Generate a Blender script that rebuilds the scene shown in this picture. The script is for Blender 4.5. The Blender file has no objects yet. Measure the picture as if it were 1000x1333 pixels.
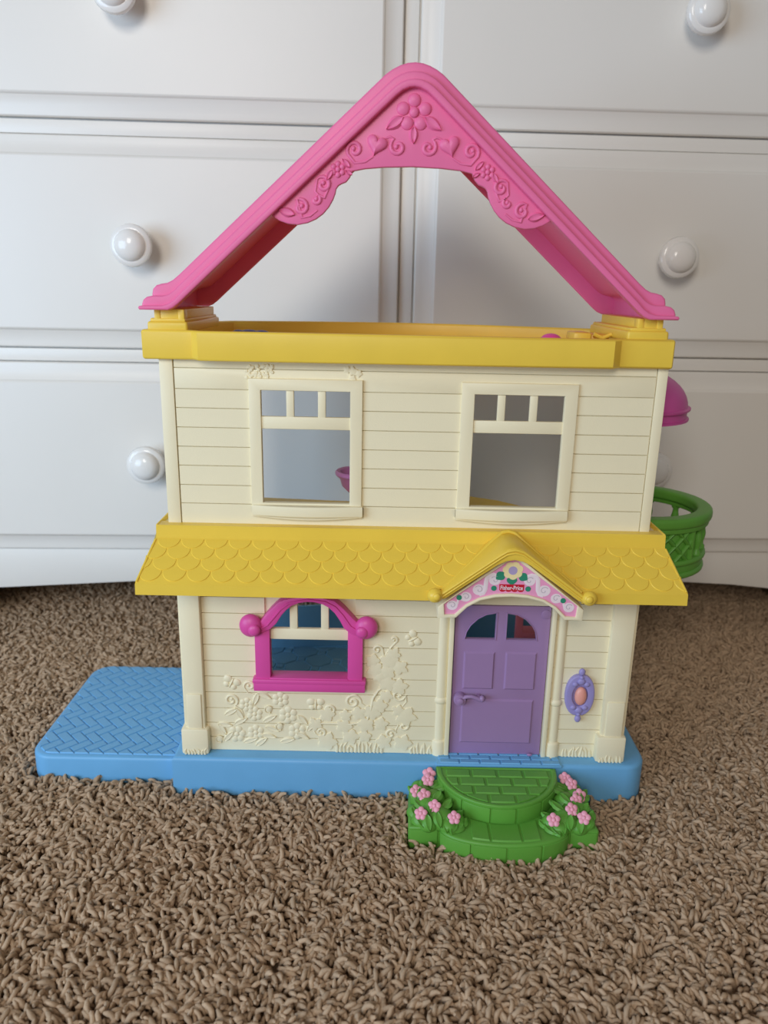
import bpy, bmesh, math, random
import numpy as np
from mathutils import Vector, Matrix
from mathutils.geometry import delaunay_2d_cdt
from math import sin, cos, pi, radians

random.seed(7)
SC = bpy.context.scene
COL = SC.collection

# ------------------------------------------------------------------ camera
PITCH, ROLL = radians(16.2), radians(1.15)
cam_d = bpy.data.cameras.new('camera')
cam = bpy.data.objects.new('camera', cam_d)
COL.objects.link(cam)
cam_d.sensor_fit = 'VERTICAL'
cam_d.sensor_height = 36.0
cam_d.lens = 36.0 * 1001.0 / 1333.0
cam_d.clip_start = 0.02
_f = Vector((0, cos(PITCH), -sin(PITCH)))
_u = Vector((0, sin(PITCH), cos(PITCH)))
_r = Vector((1, 0, 0))
_X = _r * cos(ROLL) + _u * sin(ROLL)
_Y = _u * cos(ROLL) - _r * sin(ROLL)
cam.matrix_world = Matrix(((_X.x, _Y.x, -_f.x, 0.0),
                           (_X.y, _Y.y, -_f.y, -0.584),
                           (_X.z, _Y.z, -_f.z, 0.420),
                           (0, 0, 0, 1)))
cam_d.dof.use_dof = True
cam_d.dof.focus_distance = 0.60
cam_d.dof.aperture_fstop = 7.1
SC.camera = cam

# ------------------------------------------------------------------ light
world = bpy.data.worlds.new('room_ambient')
SC.world = world
world.use_nodes = True
bg = world.node_tree.nodes['Background']
bg.inputs['Color'].default_value = (1.0, 0.95, 0.90, 1)
bg.inputs['Strength'].default_value = 0.20


def area(name, loc, target, sx, sy, power, colour):
    d = bpy.data.lights.new(name, 'AREA')
    d.shape = 'RECTANGLE'
    d.size, d.size_y, d.energy, d.color = sx, sy, power, colour
    o = bpy.data.objects.new(name, d)
    COL.objects.link(o)
    o.location = loc
    o.rotation_euler = (Vector(target) - Vector(loc)).to_track_quat('-Z', 'Y').to_euler()
    return o


area('window_daylight', (-0.50, -2.10, 1.25), (0.0, 0.1, 0.3), 0.6, 0.8, 19.0, (1.0, 0.94, 0.86))
area('left_cool_fill', (-1.22, -0.95, 0.50), (-0.15, 0.2, 0.20), 1.0, 0.8, 17.0, (0.54, 0.75, 1.0))  # added soft fill, no seen source: blue tint and left-to-right falloff

vs = SC.view_settings
vs.view_transform = 'Standard'
vs.look = 'None'
vs.gamma = 1.0
vs.use_curve_mapping = False
vs.exposure = 0.0


# ------------------------------------------------------------------ materials
def srgb(r, g, b):
    def c(v):
        v /= 255.0
        return v / 12.92 if v <= 0.04045 else ((v + 0.055) / 1.055) ** 2.4
    return (c(r), c(g), c(b), 1)


def material(name, col, rough=0.42, vary=0.06, nscale=60.0, bump=0.08, bscale=900.0, spec=0.4, sss=0.0, random_inst=0.0, radius=(0.004, 0.002, 0.002)):
    m = bpy.data.materials.new(name)
    m.use_nodes = True
    nt = m.node_tree
    p = nt.nodes['Principled BSDF']
    tc = nt.nodes.new('ShaderNodeTexCoord')
    n = nt.nodes.new('ShaderNodeTexNoise')
    n.inputs['Scale'].default_value = nscale
    n.inputs['Detail'].default_value = 4
    nt.links.new(tc.outputs['Object'], n.inputs['Vector'])
    hs = nt.nodes.new('ShaderNodeHueSaturation')
    hs.inputs['Color'].default_value = col
    mr = nt.nodes.new('ShaderNodeMapRange')
    mr.inputs['From Min'].default_value = 0.25
    mr.inputs['From Max'].default_value = 0.75
    mr.inputs['To Min'].default_value = 1 - vary
    mr.inputs['To Max'].default_value = 1 + vary
    nt.links.new(n.outputs['Fac'], mr.inputs['Value'])
    val = mr.outputs['Result']
    if random_inst:
        oi = nt.nodes.new('ShaderNodeObjectInfo')
        r2 = nt.nodes.new('ShaderNodeMapRange')
        r2.inputs['To Min'].default_value = 1 - random_inst
        r2.inputs['To Max'].default_value = 1 + random_inst
        nt.links.new(oi.outputs['Random'], r2.inputs['Value'])
        mu = nt.nodes.new('ShaderNodeMath')
        mu.operation = 'MULTIPLY'
        nt.links.new(val, mu.inputs[0])
        nt.links.new(r2.outputs['Result'], mu.inputs[1])
        val = mu.outputs[0]
    nt.links.new(val, hs.inputs['Value'])
    nt.links.new(hs.outputs['Color'], p.inputs['Base Color'])
    p.inputs['Roughness'].default_value = rough
    p.inputs['Specular IOR Level'].default_value = spec
    if sss:
        p.inputs['Subsurface Weight'].default_value = sss
        p.inputs['Subsurface Radius'].default_value = radius
        p.inputs['Subsurface Scale'].default_value = 1.0
    if bump:
        n2 = nt.nodes.new('ShaderNodeTexNoise')
        n2.inputs['Scale'].default_value = bscale
        nt.links.new(tc.outputs['Object'], n2.inputs['Vector'])
        b = nt.nodes.new('ShaderNodeBump')
        b.inputs['Strength'].default_value = bump
        b.inputs['Distance'].default_value = 0.001
        nt.links.new(n2.outputs['Fac'], b.inputs['Height'])
        nt.links.new(b.outputs['Normal'], p.inputs['Normal'])
    return m


M = {
    'white': material('white_painted_wood', srgb(238, 234, 227), 0.36, 0.015, 8, 0.06, 140),
    'porcelain': material('glazed_white_knob', srgb(243, 240, 235), 0.16, 0.01, 8, 0.0, spec=0.5),
    'wall': material('wall_paint', srgb(205, 200, 192), 0.8, 0.02, 8, 0.1, 200),
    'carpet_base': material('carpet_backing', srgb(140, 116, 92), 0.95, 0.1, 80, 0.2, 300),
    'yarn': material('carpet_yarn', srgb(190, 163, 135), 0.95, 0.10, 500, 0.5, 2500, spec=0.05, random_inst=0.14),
    'cream': material('cream_plastic', srgb(241, 230, 196), 0.45, 0.02, 30, 0.10, 1400),
    'yellow': material('yellow_plastic', srgb(240, 204, 76), 0.36, 0.03, 40, 0.10, 1400),
    'pink': material('pink_plastic', srgb(238, 116, 164), 0.38, 0.03, 30, 0.08, 1400, spec=0.3),
    'magenta': material('magenta_plastic', srgb(222, 82, 162), 0.38, 0.02, 30, 0.08, 1400),
    'awning': material('plum_pink_plastic', srgb(208, 88, 165), 0.42, 0.02, 30, 0.08, 1400),
    'purple': material('purple_plastic', srgb(160, 128, 172), 0.42, 0.02, 30, 0.08, 1400),
    'lavender': material('lavender_plastic', srgb(158, 148, 204), 0.42, 0.02, 30, 0.08, 1400),
    'mauve': material('mauve_plastic', srgb(200, 135, 202), 0.42, 0.02, 30, 0.08, 1400),
    'peach': material('peach_plastic', srgb(236, 164, 150), 0.35, 0.03, 60, 0.0),
    'blue': material('sky_blue_plastic', srgb(112, 176, 222), 0.40, 0.03, 40, 0.10, 1400),
    'tile_blue': material('interior_blue_plastic', srgb(100, 146, 176), 0.42, 0.03, 40, 0.10, 1400),
    'green': material('green_plastic', srgb(98, 162, 62), 0.42, 0.04, 40, 0.12, 1400),
    'petal': material('pale_pink_plastic', srgb(244, 170, 190), 0.45, 0.02, 60, 0.05),
    'rose': material('rose_pink_plastic', srgb(224, 120, 140), 0.45, 0.02, 60, 0.05),
    'print_pink': material('print_pink', srgb(236, 158, 196), 0.4, 0.02, 60, 0.0),
    'print_white': material('print_white', srgb(238, 222, 228), 0.4, 0.01, 60, 0.0),
    'print_teal': material('print_teal', srgb(50, 140, 110), 0.4, 0.02, 60, 0.0),
    'print_cream': material('print_cream', srgb(244, 226, 170), 0.4, 0.02, 60, 0.0),
    'print_lilac': material('print_lilac', srgb(176, 160, 200), 0.4, 0.02, 60, 0.0),
    'print_red': material('print_red', srgb(200, 22, 48), 0.4, 0.02, 60, 0.0),
    'print_line': material('print_grey_line', srgb(190, 176, 186), 0.4, 0.02, 60, 0.0),
    'indigo': material('indigo_plastic', srgb(70, 74, 160), 0.42, 0.02, 30, 0.05),
}

# ------------------------------------------------------------------ mesh helpers (all geometry in millimetres)
ORIGIN = {}


def tidy(poly, ccw):
    out = []
    for p in poly:
        if not out or math.hypot(p[0] - out[-1][0], p[1] - out[-1][1]) > 0.03:
            out.append((float(p[0]), float(p[1])))
    if math.hypot(out[0][0] - out[-1][0], out[0][1] - out[-1][1]) <= 0.03:
        out.pop()
    a = sum(out[i][0] * out[(i + 1) % len(out)][1] - out[(i + 1) % len(out)][0] * out[i][1] for i in range(len(out)))
    return out if (a > 0) == ccw else out[::-1]


def in_region(p, loops):
    """even-odd test over all loops"""
    c = False
    for lp in loops:
        for i in range(len(lp)):
            (x0, y0), (x1, y1) = lp[i], lp[(i + 1) % len(lp)]
            if (y0 > p[1]) != (y1 > p[1]) and p[0] < (x1 - x0) * (p[1] - y0) / (y1 - y0) + x0:
                c = not c
    return c


def grow_in(poly, d):
    """move every edge of the loop by d towards its left"""
    if d == 0:
        return list(poly)
    out, n = [], len(poly)
    for i in range(n):
        p0, p1, p2 = Vector(poly[i - 1]), Vector(poly[i]), Vector(poly[(i + 1) % n])
        e1, e2 = (p1 - p0).normalized(), (p2 - p1).normalized()
        n1, n2 = Vector((-e1.y, e1.x)), Vector((-e2.y, e2.x))
        b = n1 + n2
        if b.length < 1e-6:
            b = n1
        b.normalize()
        out.append(tuple(p1 + b * (d / max(0.35, b.dot(n1)))))
    return out


class MB:
    def __init__(self):
        self.v, self.f = [], []

    def add(self, verts, faces):
        k = len(self.v)
        self.v += [tuple(p) for p in verts]
        self.f += [tuple(i + k for i in f) for f in faces]
        return self

    def quadbox(self, x0, x1, y0, y1, z0, z1, bev=0.0, seg=2):
        if bev <= 0:
            v = [(x, y, z) for z in (z0, z1) for y in (y0, y1) for x in (x0, x1)]
            return self.add(v, [(0, 2, 3, 1), (4, 5, 7, 6), (0, 1, 5, 4), (2, 6, 7, 3), (0, 4, 6, 2), (1, 3, 7, 5)])
        bm = bmesh.new()
        bmesh.ops.create_cube(bm, size=1.0)
        for w in bm.verts:
            w.co = Vector(((x0 + x1) / 2 + w.co.x * (x1 - x0), (y0 + y1) / 2 + w.co.y * (y1 - y0), (z0 + z1) / 2 + w.co.z * (z1 - z0)))
        bmesh.ops.bevel(bm, geom=list(bm.edges), offset=bev, segments=seg, affect='EDGES', profile=0.5)
        return self.take(bm)

    def take(self, bm):
        bm.verts.index_update()
        self.add([tuple(w.co) for w in bm.verts], [tuple(w.index for w in f.verts) for f in bm.faces])
        bm.free()
        return self

    def mesh(self, me):
        self.add([tuple(w.co) for w in me.vertices], [tuple(p.vertices) for p in me.polygons])
        return self

    def slab(self, outer, holes, c0, c1, bev=0.0, axis='F', res=1):
        """polygon with holes, given thickness, edges rounded by bev.
        'F': (x,z) polygon between y=c0 and y=c1; 'T': (x,y) polygon between z=c0 and z=c1"""
        lo, hi = min(c0, c1), max(c0, c1)
        bev = min(bev, (hi - lo) * 0.49)
        loops = [tidy(outer, True)] + [tidy(h, False) for h in holes]
        steps = [(0.0, 0.0)] if bev <= 0 else [(bev * (1 - cos(t)), bev * sin(t) - bev) for t in np.linspace(0, pi / 2, res + 2)]
        levels = [(d, lo - z) for d, z in reversed(steps)] + [(d, hi + z) for d, z in steps]
        put3 = (lambda x, y, c: (x, c, y)) if axis == 'F' else (lambda x, y, c: (x, y, c))
        for lp in loops:
            n = len(lp)
            v, f = [], []
            for d, c in levels:
                v += [put3(p[0], p[1], c) for p in grow_in(lp, d)]
            for q in range(len(levels) - 1):
                for i in range(n):
                    k = (i + 1) % n
                    f.append((q * n + i, q * n + k, (q + 1) * n + k, (q + 1) * n + i))
            self.add(v, f)
        capl = [grow_in(lp, bev) for lp in loops]
        pts, fc = [], []
        for lp in capl:
            fc.append(list(range(len(pts), len(pts) + len(lp))))
            pts += [Vector((p[0], p[1])) for p in lp]
        r = delaunay_2d_cdt(pts, [], fc, 1, 1e-5)
        tris = [t for t in r[2] if in_region(sum((r[0][i] for i in t), Vector((0, 0))) / len(t), capl)]
        for c in (lo, hi):
            self.add([put3(p.x, p.y, c) for p in r[0]], [tuple(q) for q in tris])
        return self

    def plate(self, x0, x1, z0, z1, holes, y0, y1):
        """rectangular panel in the xz plane with rectangular holes"""
        xs = sorted({x0, x1} | {c for h in holes for c in (h[0], h[1])})
        zs = sorted({z0, z1} | {c for h in holes for c in (h[2], h[3])})
        loops = [[(h[0], h[2]), (h[1], h[2]), (h[1], h[3]), (h[0], h[3])] for h in holes]
        return self.slab([(x0, z0), (x1, z0), (x1, z1), (x0, z1)], loops, y0, y1)

    def lathe(self, prof, c, axis='z', n=20):
        """prof: (radius, height) pairs; axis z (up) or y (height towards -y)"""
        v, f = [], []
        for (r, h) in prof:
            for i in range(n):
                a = 2 * pi * i / n
                if axis == 'z':
                    v.append((c[0] + r * cos(a), c[1] + r * sin(a), c[2] + h))
                else:
                    v.append((c[0] + r * cos(a), c[1] - h, c[2] + r * sin(a)))
        for j in range(len(prof) - 1):
            for i in range(n):
                k = (i + 1) % n
                f.append((j * n + i, j * n + k, (j + 1) * n + k, (j + 1) * n + i))
        f.append(tuple(range(n))[::-1])
        f.append(tuple((len(prof) - 1) * n + i for i in range(n)))
        return self.add(v, f)

    def blob(self, c, r, n=10, m=6):
        v, f = [], []
        for j in range(1, m):
            t = pi * j / m
            for i in range(n):
                a = 2 * pi * i / n
                v.append((c[0] + r[0] * sin(t) * cos(a), c[1] + r[1] * sin(t) * sin(a), c[2] + r[2] * cos(t)))
        for j in range(m - 2):
            for i in range(n):
                k = (i + 1) % n
                f.append((j * n + i, (j + 1) * n + i, (j + 1) * n + k, j * n + k))
        t0 = len(v)
        v += [(c[0], c[1], c[2] + r[2]), (c[0], c[1], c[2] - r[2])]
        for i in range(n):
            k = (i + 1) % n
            f.append((t0, i, k))
            f.append((t0 + 1, (m - 2) * n + k, (m - 2) * n + i))
        return self.add(v, f)

    def tube(self, pts, rad, n=8, squash=1.0, normal=(0, 1, 0)):
        """swept round bar; rad a number or list; squash flattens it along normal"""
        P = [Vector(p) for p in pts]
        N0 = Vector(normal)
        R = rad if isinstance(rad, (list, tuple)) else [rad] * len(P)
        v, f = [], []
        for i, p in enumerate(P):
            t = (P[min(i + 1, len(P) - 1)] - P[max(i - 1, 0)]).normalized()
            s = t.cross(N0)
            if s.length < 1e-4:
                s = t.cross(Vector((1, 0, 0)))
            s.normalize()
            w = s.cross(t)
            for k in range(n):
                a = 2 * pi * k / n
                v.append(p + s * (R[i] * cos(a)) + w * (R[i] * squash * sin(a)))
        for i in range(len(P) - 1):
            for k in range(n):
                q = (k + 1) % n
                f.append((i * n + k, i * n + q, (i + 1) * n + q, (i + 1) * n + k))
        f.append(tuple(range(n))[::-1])
        f.append(tuple((len(P) - 1) * n + k for k in range(n)))
        return self.add(v, f)

    def build(self, name, mat, parent=None, angle=35, at=None):
        v = np.array(self.v, dtype=float) * 0.001
        if at is None:
            c = (v.min(0) + v.max(0)) / 2
        else:
            c = np.array(at) * 0.001
        me = bpy.data.meshes.new(name)
        me.from_pydata([tuple(p) for p in (v - c)], [], self.f)
        bm = bmesh.new()
        bm.from_mesh(me)
        bmesh.ops.remove_doubles(bm, verts=bm.verts, dist=1e-6)
        bmesh.ops.recalc_face_normals(bm, faces=bm.faces)
        bm.to_mesh(me)
        bm.free()
        me.materials.append(M[mat])
        for p in me.polygons:
            p.use_smooth = True
        me.set_sharp_from_angle(angle=radians(angle))
        return put(me, name, parent, c)


def put(me, name, parent=None, loc=(0, 0, 0), rot=None):
    o = bpy.data.objects.new(name, me)
    COL.objects.link(o)
    base = np.zeros(3)
    if parent is not None:
        o.parent = parent
        base = ORIGIN[parent.name]
    o.location = tuple(np.array(loc) - base)
    if rot:
        o.rotation_euler = rot
    ORIGIN[o.name] = np.array(loc, dtype=float)
    return o


def empty(name, loc_mm, label, cat):
    o = bpy.data.objects.new(name, None)
    COL.objects.link(o)
    l = np.array(loc_mm) * 0.001
    o.location = tuple(l)
    ORIGIN[o.name] = l
    o['label'] = label
    o['category'] = cat
    return o


def clip(poly, half):
    """clip polygon by half-planes (a,b,c): keep a*x+b*y<=c"""
    for (a, b, c) in half:
        out = []
        for i in range(len(poly)):
            p, q = poly[i], poly[(i + 1) % len(poly)]
            dp, dq = a * p[0] + b * p[1] - c, a * q[0] + b * q[1] - c
            if dp <= 0:
                out.append(p)
            if dp * dq < 0:
                t = dp / (dp - dq)
                out.append((p[0] + t * (q[0] - p[0]), p[1] + t * (q[1] - p[1])))
        poly = out
        if len(poly) < 3:
            return []
    return poly


def convex_half(pts):
    """half-planes of a counter-clockwise convex polygon"""
    r = []
    for i in range(len(pts)):
        (x0, y0), (x1, y1) = pts[i], pts[(i + 1) % len(pts)]
        a, b = (y1 - y0), -(x1 - x0)
        r.append((a, b, a * x0 + b * y0))
    return r


def shrink(poly, d):
    """inset of a counter-clockwise convex polygon"""
    hs = []
    for (a, b, c) in convex_half(poly):
        l = math.hypot(a, b)
        if l < 1e-6:
            continue
        hs.append((a / l, b / l, c / l - d))
    return clip(poly, hs)


def area_of(p):
    return 0.5 * sum(p[i][0] * p[(i + 1) % len(p)][1] - p[(i + 1) % len(p)][0] * p[i][1] for i in range(len(p)))


def pad(poly, z0, z1, inset=0.5):
    """small raised stone/brick: polygon at z0, slightly inset polygon at z1 (top view)"""
    top = shrink(poly, inset)
    if len(top) != len(poly):
        top = None
    m = MB()
    n = len(poly)
    if top is None:
        cx = sum(p[0] for p in poly) / n
        cy = sum(p[1] for p in poly) / n
        top = [(cx + (p[0] - cx) * 0.9, cy + (p[1] - cy) * 0.9) for p in poly]
    m.add([(p[0], p[1], z0) for p in poly] + [(p[0], p[1], z1) for p in top],
          [tuple(range(n, 2 * n)), tuple(range(n))[::-1]] + [(i, (i + 1) % n, n + (i + 1) % n, n + i) for i in range(n)])
    return m


# relief makers on a wall whose face is at y (towards the viewer is -y)
def m_flower(np_, ring, pr, cr, h):
    m = MB()
    for i in range(np_):
        a = pi / 2 + 2 * pi * i / np_
        m.blob((ring * cos(a), 0, ring * sin(a)), (pr, h, pr), 8, 6)
    m.blob((0, -h * 0.35, 0), (cr, h, cr), 8, 6)
    return m


def m_leaf(L, W, h):
    """pointed leaf along +z, ridge in the middle"""
    m = MB()
    n = 6
    v, f = [], []
    for i in range(n + 1):
        t = i / n
        w = W / 2 * (sin(pi * t ** 0.85)) ** 0.8
        z = (t - 0.5) * L
        v += [(-w, 0.25, z), (-w * 0.55, -h, z), (0, -h * 0.55, z), (w * 0.55, -h, z), (w, 0.25, z)]
    for i in range(n):
        for k in range(4):
            f.append((i * 5 + k, i * 5 + k + 1, i * 5 + 6 + k, i * 5 + 5 + k))
    return m.add(v, f)


def m_ivy(r, h):
    """five-lobed ivy leaf with raised veins"""
    out = []
    lob = [(90, 1.0), (72, 0.8), (56, 0.62), (38, 0.82), (22, 0.92), (4, 0.76), (-14, 0.6), (-36, 0.74), (-54, 0.78), (-74, 0.62), (-90, 0.48), (-106, 0.62), (-126, 0.78), (-144, 0.74), (-166, 0.6), (176, 0.76), (158, 0.92), (142, 0.82), (124, 0.62), (108, 0.8)]
    for a, k in lob:
        out.append((r * k * cos(radians(a)), r * k * sin(radians(a))))
    n = len(out)
    v = [(x, 0.3, z) for x, z in out] + [(x * 0.93, -h * 0.75, z * 0.93) for x, z in out] + [(0, -h * 1.25, 0)]
    f = [(i, (i + 1) % n, n + (i + 1) % n, n + i) for i in range(n)] + [(n + i, n + (i + 1) % n, 2 * n) for i in range(n)]
    return MB().add(v, f)


def m_heart(r, h):
    pts = []
    for i in range(24):
        t = 2 * pi * i / 24
        pts.append((r / 16 * 16 * sin(t) ** 3, r / 16 * (13 * cos(t) - 5 * cos(2 * t) - 2 * cos(3 * t) - cos(4 * t))))
    n = len(pts)
    v, f = [], []
    rings = [(1.0, 0.3), (0.95, -h * 0.5), (0.75, -h * 0.9), (0.4, -h * 1.1)]
    for s, y in rings:
        v += [(x * s, y, z * s) for x, z in pts]
    for j in range(3):
        f += [(j * n + i, j * n + (i + 1) % n, (j + 1) * n + (i + 1) % n, (j + 1) * n + i) for i in range(n)]
    f.append(tuple(3 * n + i for i in range(n)))
    return MB().add(v, f)


def m_butterfly(r, h):
    m = MB()
    for s in (-1, 1):
        m.blob((s * r * 0.5, 0, r * 0.3), (r * 0.5, h, r * 0.42), 8, 6)
        m.blob((s * r * 0.4, 0, -r * 0.35), (r * 0.36, h, r * 0.32), 8, 6)
    m.blob((0, -h * 0.3, 0), (r * 0.13, h, r * 0.6), 8, 6)
    return m


def spiral(c, r, a0, turns, sgn, y, tail=()):
    """points of a curl: starts at the tail points, winds inward"""
    pts = [(p[0], y, p[1]) for p in tail]
    n = int(14 * turns)
    for i in range(n + 1):
        t = i / n
        a = a0 + sgn * 2 * pi * turns * t
        rr = r * (1 - 0.78 * t)
        pts.append((c[0] + rr * cos(a), y, c[1] + rr * sin(a)))
    return pts


def curl(name, mat, parent, c, r, a0, turns, sgn, y, rad=1.2, tail=()):
    pts = spiral(c, r, radians(a0), turns, sgn, y, tail)
    n = len(pts)
    R = [rad * min(1.0, 0.45 + 2.2 * min(i, n - 1 - i) / n) for i in range(n)]
    m = MB().tube(pts, R, 8, 0.9)
    m.blob(pts[-1], (rad * 1.15, rad, rad * 1.15), 8, 6)
    return m.build(name, mat, parent, 60)


# ================================================================== THE SETTING
fl = MB()
fl.add([(-1500, -1600, -8), (1500, -1600, -8), (1500, 960, -8), (-1500, 960, -8)], [(0, 1, 2, 3)])
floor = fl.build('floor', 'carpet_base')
floor['kind'] = 'structure'
YAW = radians(2.6)
wl = MB().quadbox(-1400, 1400, 0, 60, -8, 2300)
wall = wl.build('wall_back', 'wall', None, at=(0, 0, 0))
wall.location = (0.013 - 0.48 * sin(YAW), 0.316 + 0.48 * cos(YAW), 0)
wall.rotation_euler = (0, 0, YAW)
wall['kind'] = 'structure'
bb = MB().quadbox(-1400, 1400, -12, 0, -8, 90, 2)
base_b = bb.build('baseboard_back', 'white', None, at=(0, 0, 0))
base_b.location = wall.location
base_b.rotation_euler = (0, 0, YAW)
base_b['kind'] = 'structure'

# carpet pile: short twisted yarn tufts on the backing
tuft_col = bpy.data.collections.new('yarn_tufts')
for k in range(8):
    rnd = random.Random(k)
    L = rnd.uniform(9.5, 13.0)
    bend = rnd.uniform(1.2, 2.3)
    n = 6
    pts, R = [], []
    x = z = 0.0
    ang = rnd.uniform(-0.1, 0.25)
    for i in range(n + 1):
        pts.append((x, 0.5 * sin(i * 1.3 + k), z))
        R.append((1.2, 1.4, 1.6, 1.65, 1.65, 1.45, 0.8)[i] * (1.0 + 0.10 * cos(2.6 * i + k)))
        x += sin(ang) * L / n
        z += cos(ang) * L / n
        ang += bend / n * (0.4 + 1.3 * i / n)
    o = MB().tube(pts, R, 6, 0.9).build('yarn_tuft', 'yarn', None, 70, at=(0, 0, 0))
    COL.objects.unlink(o)
    tuft_col.objects.link(o)

rng = np.random.default_rng(3)
STEP = 0.0033
gx, gy = np.meshgrid(np.arange(-1.0, 1.0, STEP), np.arange(-0.52, 0.62, STEP))
px = (gx + rng.uniform(-0.45, 0.45, gx.shape) * STEP).ravel()
py = (gy + rng.uniform(-0.45, 0.45, gy.shape) * STEP).ravel()


def inside(x0, x1, y0, y1, m=0.0014):
    return (px > x0 - m) & (px < x1 + m) & (py > y0 - m) & (py < y1 + m)


cut = inside(-0.178, 0.232, -0.0105, 0.225) | inside(-0.310, -0.17, 0.004, 0.174) | inside(0.0245, 0.175, -0.070, -0.009)
cut |= (((px - 0.100) / 0.052) ** 2 + ((py + 0.066) / 0.0225) ** 2 < 1)
ux = (px - 0.013) * cos(YAW) + (py - 0.316) * sin(YAW)
uy = -(px - 0.013) * sin(YAW) + (py - 0.316) * cos(YAW)
cut |= (np.abs(ux - 0.006) > 0.55) & (uy > -0.012) & (np.abs(ux - 0.006) < 0.64)
px, py = px[~cut], py[~cut]
N = len(px)
pm = bpy.data.meshes.new('carpet_pile')
pm.vertices.add(N)
co = np.zeros((N, 3), dtype=np.float32)
co[:, 0], co[:, 1] = px, py
co[:, 2] = -0.0082 + rng.uniform(-0.0008, 0.0008, N)
pm.vertices.foreach_set('co', co.ravel())
# neighbouring tufts lean together in loose swirls
lean = rng.uniform(0.0, 0.8, N)
swirl = 2.2 * np.sin(px * 41 + 3 * np.sin(py * 23)) + 2.0 * np.cos(py * 37 + 2.5 * np.sin(px * 19)) + rng.normal(0, 1.3, N)
rot = np.zeros((N, 3), dtype=np.float32)
rot[:, 1] = lean
rot[:, 2] = swirl
scl = rng.uniform(0.85, 1.2, N).astype(np.float32)
a1 = pm.attributes.new('rot', 'FLOAT_VECTOR', 'POINT')
a1.data.foreach_set('vector', rot.ravel())
a2 = pm.attributes.new('scl', 'FLOAT', 'POINT')
a2.data.foreach_set('value', scl)
pile = bpy.data.objects.new('carpet_pile', pm)
COL.objects.link(pile)
pile['kind'] = 'stuff'
pile['label'] = 'tan brown looped carpet pile of short twisted yarn covering the floor'
pile['category'] = 'carpet'
ng = bpy.data.node_groups.new('tufts', 'GeometryNodeTree')
ng.interface.new_socket('Geometry', in_out='INPUT', socket_type='NodeSocketGeometry')
ng.interface.new_socket('Geometry', in_out='OUTPUT', socket_type='NodeSocketGeometry')
gi, go = ng.nodes.new('NodeGroupInput'), ng.nodes.new('NodeGroupOutput')
ci = ng.nodes.new('GeometryNodeCollectionInfo')
ci.inputs['Collection'].default_value = tuft_col
ci.inputs['Separate Children'].default_value = True
ci.inputs['Reset Children'].default_value = True
iop = ng.nodes.new('GeometryNodeInstanceOnPoints')
iop.inputs['Pick Instance'].default_value = True
na = ng.nodes.new('GeometryNodeInputNamedAttribute')
na.data_type = 'FLOAT_VECTOR'
na.inputs['Name'].default_value = 'rot'
nb = ng.nodes.new('GeometryNodeInputNamedAttribute')
nb.data_type = 'FLOAT'
nb.inputs['Name'].default_value = 'scl'
e2r = ng.nodes.new('FunctionNodeEulerToRotation')
ng.links.new(gi.outputs[0], iop.inputs['Points'])
ng.links.new(ci.outputs[0], iop.inputs['Instance'])
ng.links.new(na.outputs[0], e2r.inputs[0])
ng.links.new(e2r.outputs[0], iop.inputs['Rotation'])
ng.links.new(nb.outputs[0], iop.inputs['Scale'])
ng.links.new(iop.outputs[0], go.inputs[0])
gm = pile.modifiers.new('tufts', 'NODES')
gm.node_group = ng

# ================================================================== THE DRESSER
dr = empty('dresser', (0, 0, 0), 'large white painted dresser with round knobs behind the toy house', 'dresser')


def drawer_front(u0, u1, z0, z1):
    m = MB()
    rings = [(0, 0), (0, -6.5), (1.2, -8.2), (4, -9.0), (6, -9.2), (19, -15.2), (20.5, -17.2), (22, -18.0)]
    v, f = [], []
    for ins, y in rings:
        v += [(u0 + ins, y, z0 + ins), (u1 - ins, y, z0 + ins), (u1 - ins, y, z1 - ins), (u0 + ins, y, z1 - ins)]
    for j in range(len(rings) - 1):
        for i in range(4):
            f.append((j * 4 + i, j * 4 + (i + 1) % 4, j * 4 + 4 + (i + 1) % 4, j * 4 + 4 + i))
    k = 4 * (len(rings) - 1)
    f += [(k, k + 1, k + 2, k + 3), (3, 2, 1, 0)]
    return m.add(v, f)


KNOB = [(10.5, 0), (9.5, 7), (11, 12), (17, 16), (20.6, 20), (21.6, 24), (20.8, 28), (18.2, 30), (16.2, 30.2), (15.6, 31.2), (15.2, 33),
        (12.6, 36), (8, 38), (3, 38.8), (0.5, 38.9)]
c_ = MB().quadbox(-600, 612, 1, 440, 78, 838, 1.5)
c_.build('carcass', 'white', dr)
apron = [(-604, 112), (-604, -8), (-556, -8), (-548, 20), (-530, 44), (-483, 59), (-427, 62), (-371, 65), (-315, 68), (-200, 70), (212, 70),
         (375, 69), (432, 66), (490, 60), (540, 44), (560, 20), (568, -8), (616, -8), (616, 112)]
MB().slab(apron, [], -2, 18, 1.5).build('apron', 'white', dr)
for x0, x1 in ((-604, -584), (596, 616)):
    MB().quadbox(x0, x1, 18, 440, -8, 78, 1.5).build('side_foot', 'white', dr)
for x0, x1 in ((-612, -580), (592, 624)):
    MB().quadbox(x0 + 8, x1 - 8, -2, 1, 112, 838, 0.8).build('stile', 'white', dr)
MB().quadbox(-1, 13, -2.5, 1, 112, 838, 0.8).build('stile', 'white', dr)
for z0, z1 in ((334.5, 348.5), (568.5, 582.5), (806, 838)):
    for u0, u1 in ((-588, -1.2), (13.2, 600)):
        MB().quadbox(u0, u1, -3.5, 1, z0, z1, 1.0).build('rail', 'white', dr)
MB().quadbox(-622, 634, -26, 444, 838, 862, 5, 3).build('dresser_top', 'white', dr)
kz = {0: 690, 1: 458, 2: 224}
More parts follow.
